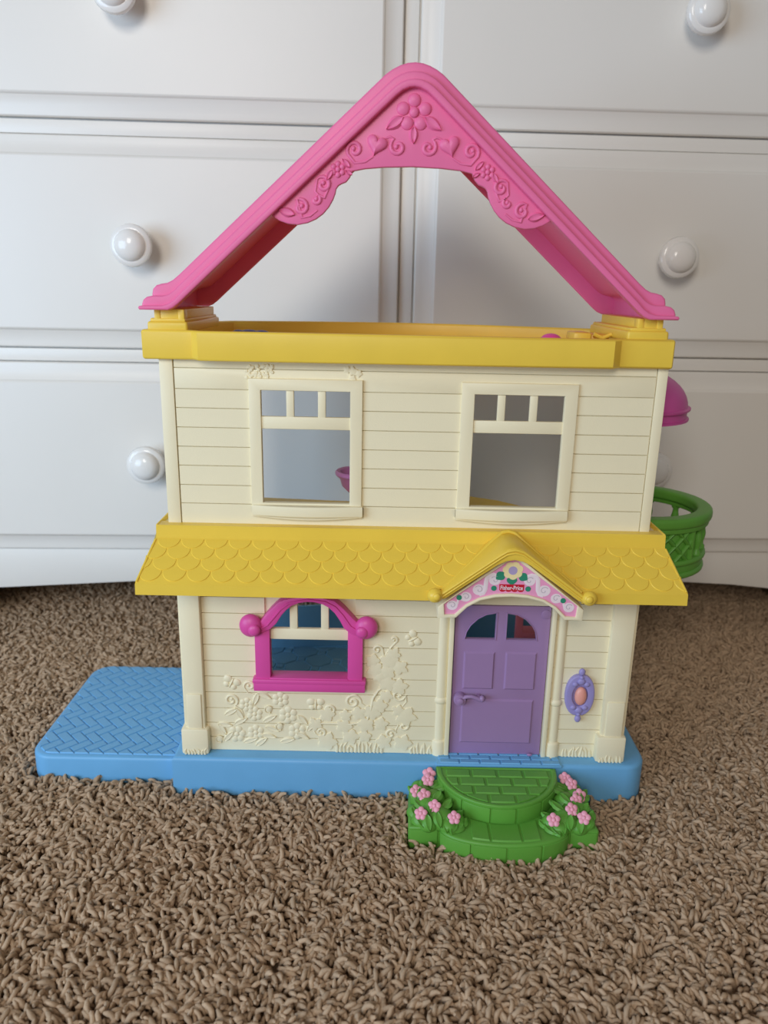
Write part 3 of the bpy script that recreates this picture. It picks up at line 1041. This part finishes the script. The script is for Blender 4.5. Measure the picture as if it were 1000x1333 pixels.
# ---- yellow porch roof with scalloped shingles and small gable
pr = MB()
sec = [(-8, 238.5, 0.0), (-9, 237.5, 0.0), (-9, 228.6, 0.05), (-10, 227.6, 0.05), (-41.5, 203.2, 1.0), (-43, 202.2, 1.0), (-43, 193.6, 1.03), (-41, 193, 1.03), (-39.5, 194.6, 1.0), (3, 222, 0.1), (3, 238.5, 0.0)]
vl = [(-178.6 - 8.4 * k, y, z) for y, z, k in sec]
vr = [(221.4 + 9.4 * k, y, z) for y, z, k in sec]
n = len(sec)
GX = 97.6
vm0 = [(GX - 54, y, z) for y, z, k in sec]
vm1 = [(GX + 54, y, z) for y, z, k in sec]
for va, vb in ((vl, vm0), (vm1, vr)):
    pr.add(va + vb, [tuple(range(n)), tuple(range(n, 2 * n))[::-1]] + [(i, n + i, n + (i + 1) % n, (i + 1) % n) for i in range(n)])
# behind the gable only the top strip and the two slopes above the valleys go on
top = [(-8, 238.5), (-9, 237.5), (-9, 228.6), (-10, 227.6), (3, 218), (3, 238.5)]
k = len(top)
pr.add([(GX - 54, y, z) for y, z in top] + [(GX + 54, y, z) for y, z in top], [tuple(range(k)), tuple(range(k, 2 * k))[::-1]] + [(i, k + i, k + (i + 1) % k, (i + 1) % k) for i in range(k)])
for s_ in (-1, 1):
    tri = [(GX + s_ * 54, -41.5), (GX + s_ * 54, -10), (GX, -10), (GX + s_ * 4, -12), (GX + s_ * 50, -41.5)]
    zz = lambda y: 227.6 + (y + 10) * 24.4 / 31.5
    pr.add([(x, y, zz(y)) for x, y in tri] + [(x, y + 1.6, zz(y) - 2.0) for x, y in tri], [tuple(range(5)), tuple(range(5, 10))[::-1]] + [(i, (i + 1) % 5, 5 + (i + 1) % 5, 5 + i) for i in range(5)])
pr.quadbox(-179, -177.4, -8, 104, 226, 239, 0.5)
pr.quadbox(219.8, 221.4, -8, 104, 226, 239, 0.5)
porch = pr.build('porch_roof', 'yellow', H, 30)
for x0, x1 in ((-177.4, -169), (209, 219.8)):
    MB().quadbox(x0, x1, 0, 103, 222, 235.5).build('ledge', 'cream', H)
# narrow raised rims along both rakes and the eave
for s, (xa, xb) in enumerate(((-179.2, -186.2), (222, 230))):
    MB().tube([(xa, -10.5, 227.4), (xb, -41.6, 203.6)], 0.9, 6).build('rake_rim', 'yellow', porch, 60)
tvec = Vector((0, -31.5, -24.4)).normalized()
nvec = Vector((0, -24.4, 31.5)).normalized()
org = Vector((0, -10, 227.6))
SR, PITCHX = 9.1, 18.6


def shingle_poly(xc, tip):
    tc = tip - SR
    arc = [(xc + SR * sin(a), tc + SR * cos(a)) for a in np.linspace(pi / 2, -pi / 2, 13)]
    return [(xc - SR, tc - 4.2)][::1] + [(xc + SR, tc - 4.2)] + arc


shm = None
for row, tip in enumerate((8.8, 18.9, 29.0, 38.8)):
    x = -178 + (PITCHX / 2 if row % 2 else 0) - 9
    while x < 240:
        poly = shingle_poly(x, tip)
        lx, rx = -178.8 - 7.2 * tip / 40, 221.4 + 8 * tip / 40
        hp = [(-1, 0, -(lx + 0.6)), (1, 0, rx - 0.6), (0, -1, -0.4)]
        kv = 52 / 35 * 31.5 / 39.84
        if abs(x - GX) < 62:
            sg = 1 if x < GX else -1
            hp.append((sg, kv, sg * GX + 1.0))
        poly2 = clip(poly, hp)
        full = len(poly2) == len(poly) and tip > 12 and abs(abs(area_of(poly2)) - abs(area_of(poly))) < 0.01
        if len(poly2) >= 3 and abs(area_of(poly2)) > 25:
            if full and shm is not None and abs(x - PC) > 0:
                d = Vector((x - shm[1], 0, 0)) + tvec * (tip - shm[2])
                put(shm[0].data, 'shingle', porch, np.array(ORIGIN[shm[0].name]) + np.array(d) * 0.001)
            else:
                v = []
                for (a, t) in poly2:
                    v.append(org + Vector((a, 0, 0)) + tvec * t - nvec * 0.2)
                for (a, t) in poly2:
                    h = 0.12 + 0.68 * max(0, min(1, (t - (tip - SR - 4.2)) / (SR + 4.2)))
                    ca = x + (a - x) * 0.95
                    tt = t - 0.35 if t > tip - SR else t
                    v.append(org + Vector((ca, 0, 0)) + tvec * tt + nvec * h)
                k = len(poly2)
                o = MB().add([tuple(p) for p in v], [tuple(range(k, 2 * k))] + [(i, (i + 1) % k, k + (i + 1) % k, k + i) for i in range(k)]).build('shingle', 'yellow', porch, 40)
                if full:
                    shm = (o, x, tip)
        x += PITCHX

g_out = [(0, 238.4), (6, 237), (11, 233.6), (52, 203), (58, 200), (62, 200)]
g_in = [(62, 196), (55, 195.5), (50, 197), (12, 224.5), (6, 227.4), (0, 228.4)]
prof = [(GX + x, z) for x, z in g_out] + [(GX + x, z) for x, z in g_in] + [(GX - x, z) for x, z in reversed(g_in[:-1])] + [(GX - x, z) for x, z in reversed(g_out[1:])]
gb = MB().slab(prof, [], -47, -6, 1.2)
gable = gb.build('porch_gable', 'yellow', H, 40)
for dz, y, r in ((-1.6, -47.2, 1.2), (-4.0, -47.4, 0.9)):
    MB().tube([(GX + s * x, y, z + dz) for s, arr in ((-1, g_out[::-1][1:]), (1, g_out[1:-1])) for x, z in (arr if s == 1 else arr)], r, 8).build('gable_bead', 'yellow', gable, 60)
back = MB().tube([(GX - 53, -42.5, 202), (GX - 30, -26, 218), (GX - 12, -13, 232.5), (GX - 5, -9.5, 238), (GX, -9, 239.2), (GX + 5, -9.5, 238), (GX + 12, -13, 232.5), (GX + 30, -26, 218), (GX + 53, -42.5, 202)], 1.7, 8)
back.build('gable_ridge_roll', 'yellow', gable, 60)
for s in (-1, 1):
    k = MB().blob((GX + s * 58, -46.5, 199.4), (6.0, 5.5, 5.6), 16, 10)
    k.blob((GX + s * 57, -51.2, 200), (3.0, 1.8, 3.0), 12, 8)
    k.build('gable_finial', 'yellow', gable, 60)

# ---- yellow attic tray
tray_o = [(-181, -6), (-180, -7), (-144, -7), (-138, -15), (165, -15), (172, -7), (210.5, -7), (211.5, -6), (211.5, 146), (186, 156), (120, 176), (70, 192), (27, 199), (-20, 198), (-80, 189), (-150, 168), (-181, 118)]


def inset(poly, d):
    out = []
    n = len(poly)
    for i in range(n):
        p0, p1, p2 = Vector(poly[i - 1]), Vector(poly[i]), Vector(poly[(i + 1) % n])
        e1, e2 = (p1 - p0).normalized(), (p2 - p1).normalized()
        n1, n2 = Vector((-e1.y, e1.x)), Vector((-e2.y, e2.x))
        b = (n1 + n2).normalized()
        k = d / max(0.4, b.dot(n1))
        out.append(tuple(p1 + b * k))
    return out


tray = MB().slab(tray_o, [inset(tray_o, 6)], 366.5, 388, 2.0, 'T', 2).slab(inset(tray_o, 4), [], 367.5, 376, 0.3, 'T').build('attic_tray', 'yellow', H, 40)
for s, x0, x1, u0, u1 in ((-1, -176.6, -147, -171.6, -149.4), (1, 176.2, 206.6, 183.4, 202.2)):
    p = MB().quadbox(x0, x1, -5, 106, 386, 393.8, 1.8, 3)
    p.quadbox(x0 + 1.8, x1 - 1.8, -3.5, 104, 393, 396, 1.2)
    p.quadbox(u0 + 1, u1 - 1, -1.8, 101, 392, 402.4, 0.6)
    for a in (u0, u1 - 4.6):
        p.quadbox(a, a + 4.6, -3.2, 6, 392, 402.6, 0.8)
    p.quadbox(u0 + 4.2, u1 - 4.2, -2.6, 2, 392, 402.6, 0.4)
    p.build('roof_bracket', 'yellow', tray)
# little moulded furniture lying in the tray: indigo and pink bits, yellow blocks
t = MB()
t.blob((-122, 110, 378), (11, 8, 5.2), 14, 8).blob((-112, 116, 377.5), (9, 7, 5), 12, 8).blob((-131, 108, 377.5), (7, 7, 5.5), 12, 8)
t.build('attic_cushion', 'indigo', tray, 60)
MB().blob((146, 120, 378), (10, 8, 6.6), 14, 8).build('attic_cushion', 'magenta', tray, 60)
MB().quadbox(146, 160, 34, 62, 375, 390, 2.0).build('attic_block', 'yellow', tray)
b = MB().quadbox(161, 176, 40, 66, 375, 388.5, 2.0)
b.tube([(162, 36, 389), (169, 36, 386), (176, 36, 389)], 1.6, 8)
b.build('attic_block', 'yellow', tray)

# ---- pink roof arch
RX = 15.0


def mirror(h):
    return [(RX + x, z) for x, z in h] + [(RX - x, z) for x, z in reversed(h) if abs(x) > 1e-6]


def chevron(outer, inner):
    o = [(RX - x, z) for x, z in reversed(outer[1:])] + [(RX + x, z) for x, z in outer]
    i = [(RX + x, z) for x, z in reversed(inner)] + [(RX - x, z) for x, z in inner[1:]]
    return o + i


r_in = [(0, 550), (3.5, 549.6), (8, 547.6), (12, 544.6), (41, 518.7), (105, 461.4), (160, 412), (166, 406.6), (170, 403.6), (174, 402)]
r_o1 = [(0, 566.2), (5, 565.7), (10, 564.2), (15, 561.8), (19.5, 558.8), (26, 553), (166, 427), (171, 423), (175, 421), (179, 420.4), (183, 419.2), (185.6, 416.6), (186.4, 413), (186.4, 402)]
r_o2 = [(0, 560), (5, 559.5), (9.5, 558), (14, 555.6), (18, 552.4), (24, 547), (166, 419.4), (170, 415.6), (174, 413), (178, 412), (185, 412), (189.4, 411), (192, 409), (193.2, 406), (193.2, 402)]
r_o3 = [(0, 554.8), (4.5, 554.3), (8.8, 552.8), (13, 550.2), (18, 546), (164, 414.6), (169, 409.6), (173, 406.8), (178, 405.2), (192, 405), (194.6, 404.6), (195.5, 403.4), (194.6, 402)]
r_sk = [(0, 563), (4.5, 562.6), (9, 561.2), (13.6, 558.9), (18, 556), (24.5, 550), (164.5, 424), (169.5, 420), (174, 418), (179, 417.2), (182, 416), (183.4, 414), (183.6, 412), (183.6, 402)]
R1 = MB().slab(chevron(r_o1, r_in), [], -6, -2.6, 1.6, 'F', 2)
R1.slab(chevron(r_o2, r_in), [], -9.5, -4, 1.4, 'F', 2)
R1.slab(chevron(r_o3, r_in), [], -12.4, -7, 1.3, 'F', 2)
R1.slab(chevron(r_o1, r_sk), [], -5, 121, 0.6, 'F', 1)
R1.slab(chevron(r_o1, r_in), [], 118, 121.4, 1.2, 'F', 2)
roof = R1.build('gable_roof', 'pink', H, 40)
sc_half = [(0, 501.2), (20, 500.5), (33, 499.3), (41.5, 497.6), (43.5, 493.4), (46, 490.6), (49, 489.4), (51.2, 488.3), (52.8, 486), (53.4, 483), (55, 479), (58, 474), (62, 469.6), (67, 466), (73, 463.4), (80, 462), (87, 462.6), (93, 464.6), (98.5, 468)]
gb_top = [(0, 551), (8, 549), (41, 520.5), (100, 468)]
board = [(RX + x, z) for x, z in sc_half] + [(RX + x, z) for x, z in reversed(gb_top)] + [(RX - x, z) for x, z in gb_top[1:]] + [(RX - x, z) for x, z in reversed(sc_half[1:])]
MB().slab(board, [], -7.2, -3.2, 0.8, 'F', 2).build('gable_board', 'pink', roof, 40)
YB = -7.2
fmid = MB()
for x, z in ((0, 542.6), (-7.4, 537.3), (7.4, 537.3), (-4.6, 528.4), (4.6, 528.4)):
    fmid.blob((RX + x, YB, z), (4.6, 1.9, 4.4), 14, 8)
fmid.blob((RX, YB - 0.6, 535.2), (3.4, 1.8, 3.4), 12, 8)
fmid.build('flower', 'pink', roof, 60)
lf = m_leaf(14, 8.5, 1.9).build('leaf', 'pink', roof, 50, at=(0, 0, 0))
lf.location = tuple(np.array(((RX - 13) * .001, YB * .001, .5282)) - ORIGIN[roof.name])
lf.rotation_euler = (0, radians(-125), 0)
put(lf.data, 'leaf', roof, ((RX + 13) * .001, YB * .001, .5282), (0, radians(125), 0))
o = put(lf.data, 'leaf', roof, (RX * .001, YB * .001, .5208), (0, pi, 0))
o.scale = (0.85, 1, 0.75)
ht = m_heart(7.4, 2.6).build('heart', 'pink', roof, 50, at=(0, 0, 0))
ht.location = tuple(np.array(((RX - 25) * .001, YB * .001, .5148)) - ORIGIN[roof.name])
ht.rotation_euler = (0, radians(16), 0)
put(ht.data, 'heart', roof, ((RX + 25) * .001, YB * .001, .5148), (0, radians(-16), 0))
sf = m_flower(6, 3.5, 2.1, 1.9, 1.4).build('flower', 'pink', roof, 60, at=(0, 0, 0))
sf.location = tuple(np.array(((RX - 51.6) * .001, YB * .001, .4985)) - ORIGIN[roof.name])
put(sf.data, 'flower', roof, ((RX + 52) * .001, YB * .001, .4985))
for s in (-1, 1):
    for c, r, a0, t, sg, tail in (((10.4, 513.4), 5.8, 60, 1.3, -1, ((19.5, 518.6), (16, 519.8))),
                                  ((40, 511.2), 5.6, -30, 1.35, 1, ((27.5, 507), (33, 503.6), (40, 502.8))),
                                  ((61.8, 488.6), 5.6, 40, 1.3, 1, ((62.6, 479.5), (67.4, 484))),
                                  ((66.8, 478.6), 3.4, 110, 1.1, 1, ((59.2, 492), (58.2, 486), (61, 480))),
                                  ((77.6, 473.6), 5.6, 60, 1.35, 1, ((66, 471.8), (71, 468), (77, 466.5)))):
        c2 = (RX + s * c[0], c[1])
        tl = [(RX + s * p[0], p[1]) for p in tail]
        A0 = a0 if s == 1 else 180 - a0
        curl('scroll', 'pink', roof, c2, r, A0, t * 0.88, sg * s, YB, 1.5, tl)
    for x, z, a, k in ((87.6, 470.2, 75, 0.85), (46, 502.6, 45, 0.55), (57.5, 494.6, 150, 0.55), (44, 496.5, 60, 0.4)):
        o = put(lf.data, 'leaf', roof, ((RX + s * x) * .001, YB * .001, z * .001), (0, radians(a) * s, 0))
        o.scale = (k, 1, k)

# ---- green balcony on the right wall
def stadium(off, n=22):
    """outline from the near wall end round to the far wall end, grown outward by off"""
    out = [(209, 46 - off), (222, 46 - off), (235, 46 - off)]
    for i in range(1, n):
        a = radians(-90 + 180 * i / n)
        out.append((235 + (66 + off) * cos(a), 112 + (66 + off) * sin(a)))
    return out + [(235, 178 + off), (222, 178 + off), (209, 178 + off)]


bal = MB()
bal.slab(stadium(-3), [], 180, 184, 1, 'T')
for o0, o1, z0, z1, bv in ((0, -6, 178, 184, 2.5), (-2, -7, 183, 191, 1.0), (0.4, -7, 190, 195.5, 2.5)):
    bal.slab(stadium(o0) + stadium(o1)[::-1], [], z0, z1, bv, 'T', 2)
balcony = bal.build('balcony', 'green', H, 40)
ra = MB().slab(stadium(2) + stadium(-12)[::-1], [], 225, 235, 3.2, 'T', 3)
ra.slab(stadium(0) + stadium(-9)[::-1], [], 221, 227, 1.0, 'T', 2)
ra.build('balcony_rail', 'green', balcony, 50)
BAL = [(4.2, 0), (4.2, 4), (2.8, 5.5), (2.6, 8), (3.6, 13), (3.8, 16), (2.8, 21), (2.6, 24), (4.2, 25.5), (4.2, 29)]
for a in (-40, -18, 6, 32, 58, 82):
    MB().lathe(BAL, (235 + 61 * cos(radians(a)), 112 + 61 * sin(radians(a)), 194), 'z', 12).build('baluster', 'green', balcony, 50)
# lattice on the near side: curved backing and crossing strips
path = [(209 + 26 * i / 6, 50.0) for i in range(6)] + [(235 + 62 * cos(radians(a)), 112 + 62 * sin(radians(a))) for a in np.linspace(-90, -54, 12)]
cum = [0.0]
for p, q in zip(path[:-1], path[1:]):
    cum.append(cum[-1] + math.hypot(q[0] - p[0], q[1] - p[1]))
TL = cum[-1]


def on_path(s, off):
    s = max(0, min(TL - 1e-6, s))
    i = max(k for k in range(len(cum) - 1) if cum[k] <= s)
    t = (s - cum[i]) / (cum[i + 1] - cum[i])
    p, q = Vector(path[i]), Vector(path[i + 1])
    d = (q - p).normalized()
    nn = Vector((d.y, -d.x))
    w = p + (q - p) * t + nn * off
    return (w.x, w.y)


bk = MB()
bk.slab([on_path(TL * i / 20, 0) for i in range(21)] + [on_path(TL * (20 - i) / 20, -3) for i in range(21)], [], 194, 224, 0.2, 'T')
bk.build('lattice_backing', 'green', balcony)
for k in range(-5, 9):
    for sg in (1, -1):
        s0 = k * 15.0
        pts = []
        for i in range(9):
            zz = 194 + 29 * i / 8
            s = s0 + (29 * i / 8 if sg == 1 else 30 - 29 * i / 8)
            if -0.5 <= s <= TL + 0.5:
                x, y = on_path(s, 0.5)
                pts.append((x, y, zz))
        if len(pts) >= 3:
            MB().tube(pts, 2.5, 6, 0.8, (0, 0, 1)).build('lattice_strip', 'green', balcony, 60)
x, y = on_path(TL, 0)
MB().lathe([(3, 0), (3, 30)], (x, y, 194), 'z', 10).build('lattice_post', 'green', balcony)

# ---- pink dome awning above the balcony
aw = MB()
prof = [(1.0, 315.5), (1.035, 316), (1.035, 317.6), (1.0, 318.2), (1.0, 324), (1.045, 324.8), (1.05, 326.4), (1.0, 327.2)] + [(cos(t), 327 + 33 * sin(t)) for t in np.linspace(0.12, 1.45, 10)]
nn_ = 22
v, f = [], []
for k, z in prof:
    for i in range(nn_ + 1):
        a = radians(-90 + 180 * i / nn_)
        v.append((210.5 + 53 * k * cos(a), 100 + 60 * k * sin(a), z))
for j in range(len(prof) - 1):
    for i in range(nn_):
        f.append((j * (nn_ + 1) + i, j * (nn_ + 1) + i + 1, (j + 1) * (nn_ + 1) + i + 1, (j + 1) * (nn_ + 1) + i))
f.append(tuple(range(nn_ + 1)))
f.append(tuple((len(prof) - 1) * (nn_ + 1) + i for i in range(nn_ + 1)))
aw.add(v, f).build('awning', 'awning', H, 40)

# ---- green front step with paving, bushes and pink flowers
SX = 100.0


def half_disc(r, ry, y0, n=18):
    return [(SX + r * cos(t), y0 - ry * sin(t)) for t in np.linspace(pi, 0, n)] 


low_out = [(24.4, -69), (25.4, -70.2), (47, -70.2), (49.5, -69.6)] + [(SX + 50.5 * cos(t), -69.5 - 19.5 * sin(t)) for t in np.linspace(pi * 0.97, pi * 0.03, 20)] + \
          [(150.5, -69.6), (153, -70.2), (174, -70.2), (175.2, -69), (172.5, -44), (166.5, -11.5), (33.5, -11.5), (25.2, -28)]
gs = MB().slab(low_out, [], -8, 12.2, 2.0, 'T', 2).build('garden_step', 'green', H, 40)
upo = half_disc(51, 51, -13) + [(151, -12), (49, -12)]
MB().slab(upo, [], 10, 27.4, 2.0, 'T', 2).slab(half_disc(51.3, 51.3, -13) + [(151, -12), (49, -12)], [half_disc(46.5, 46.2, -14.5) + [(146, -14), (54, -14)]], 24.5, 28.4, 1.2, 'T', 2).build('upper_step', 'green', gs, 40)
# stones of the upper tread
inn = half_disc(45.6, 45.2, -15) + [(145.6, -14.8), (54.4, -14.8)]
hp = convex_half(inn)
y = -15.2
for r in range(4):
    y1, y0 = y, y - 11.0
    x = SX - 66 + (0 if r % 2 == 0 else 11)
    while x < SX + 60:
        poly = clip([(x + .8, y0 + .7), (x + 21.2, y0 + .7), (x + 21.2, y1 - .7), (x + .8, y1 - .7)], hp)
        if len(poly) >= 3 and area_of(poly) > 18:
            pad(poly, 27.2, 28.6, 0.9).build('paving_stone', 'green', gs)
        x += 22
    y = y0 - 0.2
# stones of the lower tread (curved wedge shapes)


def wedge(r0, r1, ry0, ry1, a0, a1, yc0, yc1, n=5):
    o = [(SX + r1 * cos(t), yc1 - ry1 * sin(t)) for t in np.linspace(a0, a1, n)]
    i = [(SX + r0 * cos(t), yc0 - ry0 * sin(t)) for t in np.linspace(a1, a0, n)]
    return o + i


for q0, q1 in ((73.5, 86.8), (88.4, 111.6), (113.2, 126.5)):
    top = [(x, -13 - 51 * math.sqrt(max(0, 1 - ((x - SX) / 51) ** 2)) - 2.2) for x in np.linspace(q1, q0, 6)]
    low = [(x, -69.5 - 19.5 * math.sqrt(max(0, 1 - ((x - SX) / 50.5) ** 2)) + 3.2) for x in np.linspace(q0, q1, 6)]
    p = low + top
    m = MB()
    k = len(p)
    cx = sum(a for a, b in p) / k
    cy = sum(b for a, b in p) / k
    m.add([(a, b, 12.0) for a, b in p] + [(cx + (a - cx) * .95, cy + (b - cy) * .9, 13.3) for a, b in p],
          [tuple(range(k, 2 * k))] + [(i, (i + 1) % k, k + (i + 1) % k, k + i) for i in range(k)])
    m.build('paving_stone', 'green', gs)
# riser blocks (proud curved blocks with joints between)


def riser(pts_fn, ta, tb, z0, z1, name, n=6):
    o = [pts_fn(t, 0.9) for t in np.linspace(ta, tb, n)]
    i = [pts_fn(t, -1.5) for t in np.linspace(tb, ta, n)]
    MB().slab(o + i, [], z0, z1, 0.7, 'T').build(name, 'green', gs, 40)


for a, b in ((-50, -46), (-44.6, -32.5), (-30.5, -11), (-9, 9), (11, 30.5), (32.5, 44.6), (46, 50)):
    ta, tb = math.acos(max(-1, a / 51.0)), math.acos(min(1, b / 51.0))
    riser(lambda t, off: (SX + (51 + off) * cos(t), -13 - (51 + off) * sin(t)), ta, tb, 12, 25.5, 'riser_block')
for a, b in ((-50, -28), (-26, -1.0), (1.0, 26), (28, 50)):
    ta, tb = math.acos(max(-0.985, a / 50.5)), math.acos(min(0.985, b / 50.5))
    riser(lambda t, off: (SX + (50.5 + off) * cos(t), -69.5 - (19.5 + off) * sin(t)), ta, tb, -7, 10, 'riser_block')
for x0, x1 in ((25.6, 47.5), (152.5, 173.6)):
    MB().quadbox(x0, x1, -71.1, -68, -7, 10, 0.7).build('riser_block', 'green', gs)
# bushes either side
rb = random.Random(5)
gleaf = m_leaf(13, 8.5, 1.6)
glm = None
for s in (-1, 1):
    bu = MB()
    for x, y, r, h in ((58, -24, 11, 9), (63, -36, 11, 12), (60, -50, 12, 12), (50, -60, 12, 10), (66, -62, 8, 8), (44, -68, 8, 6), (60, -66, 8, 6), (54, -40, 11, 12), (38, -63, 8, 8), (70, -52, 7, 6), (66, -22, 7, 8)):
        bu.blob((SX + s * x, y, 12), (r, r * 0.92, h), 14, 8)
    bush = bu.build('bush', 'green', gs, 60)
    for x, y, z, yaw_, tilt in ((41, -66, 17, 200, 20), (37, -58, 15, 250, 15), (46, -71, 15, 180, 35), (33, -67, 13.6, 225, 10), (40, -73, 13.5, 200, 10), (52, -69, 18, 170, 40),
                                (60, -70, 16, 170, 50), (67, -67, 16, 150, 40), (45, -54, 21, 230, 20), (52, -48, 24, 210, 10), (58, -58, 23, 190, 20), (49, -34, 22, 260, 20),
                                (66, -54, 20, 130, 20), (70, -60, 16, 140, 40), (64, -44, 23, 160, 10), (54, -26, 20, 250, 20), (62, -28, 22, 180, 10), (69, -40, 18, 110, 25),
                                (36, -72, 13.5, 215, 8), (44, -47, 18, 260, 35), (70, -30, 16, 110, 25)):
        if glm is None:
            ob = gleaf.build('leaf', 'green', gs, 50, at=(0, 0, 0))
            glm = ob.data
            COL.objects.unlink(ob)
            bpy.data.objects.remove(ob)
        ang = radians(yaw_ - 180)
        o = put(glm, 'leaf', gs, ((SX + s * x) * .001, y * .001, z * .001))
        # leaf lies on its back pointing forward/outward: +z of leaf -> -y
        d = Vector((s * sin(ang) * -1 if False else s * sin(ang), -cos(ang), -math.tan(radians(tilt)) * 0.8)).normalized()
        up = Vector((0, 0, 1))
        yv = -(up - d * up.dot(d)).normalized()
        xv = yv.cross(d)
        o.rotation_euler = Matrix((xv, yv, d)).transposed().to_euler()
# pink flowers on the bushes
pf = m_flower(5, 2.7, 2.3, 1.6, 1.3)
fmesh = None
for x, y, z in ((42.6, -19.1, 25), (41.5, -27.2, 25), (31.4, -38.4, 22), (37.5, -46.6, 24), (45, -59.5, 24), (34, -65, 21), (60, -70.5, 22),
                (157.6, -20.8, 25), (161.5, -29, 25), (165.4, -41, 23), (161, -48.6, 24), (154.5, -60.5, 24), (138, -71, 22), (163, -66.5, 21)):
    if fmesh is None:
        ob = pf.build('flower', 'petal', gs, 60, at=(0, 0, 0))
        fmesh = ob.data
        bpy.data.objects.remove(ob)
    o = put(fmesh, 'flower', gs, (x * .001, y * .001, z * .001), (radians(-48), 0, random.uniform(-0.3, 0.3)))
    o.scale = (1.12 + random.uniform(-.08, .1),) * 3
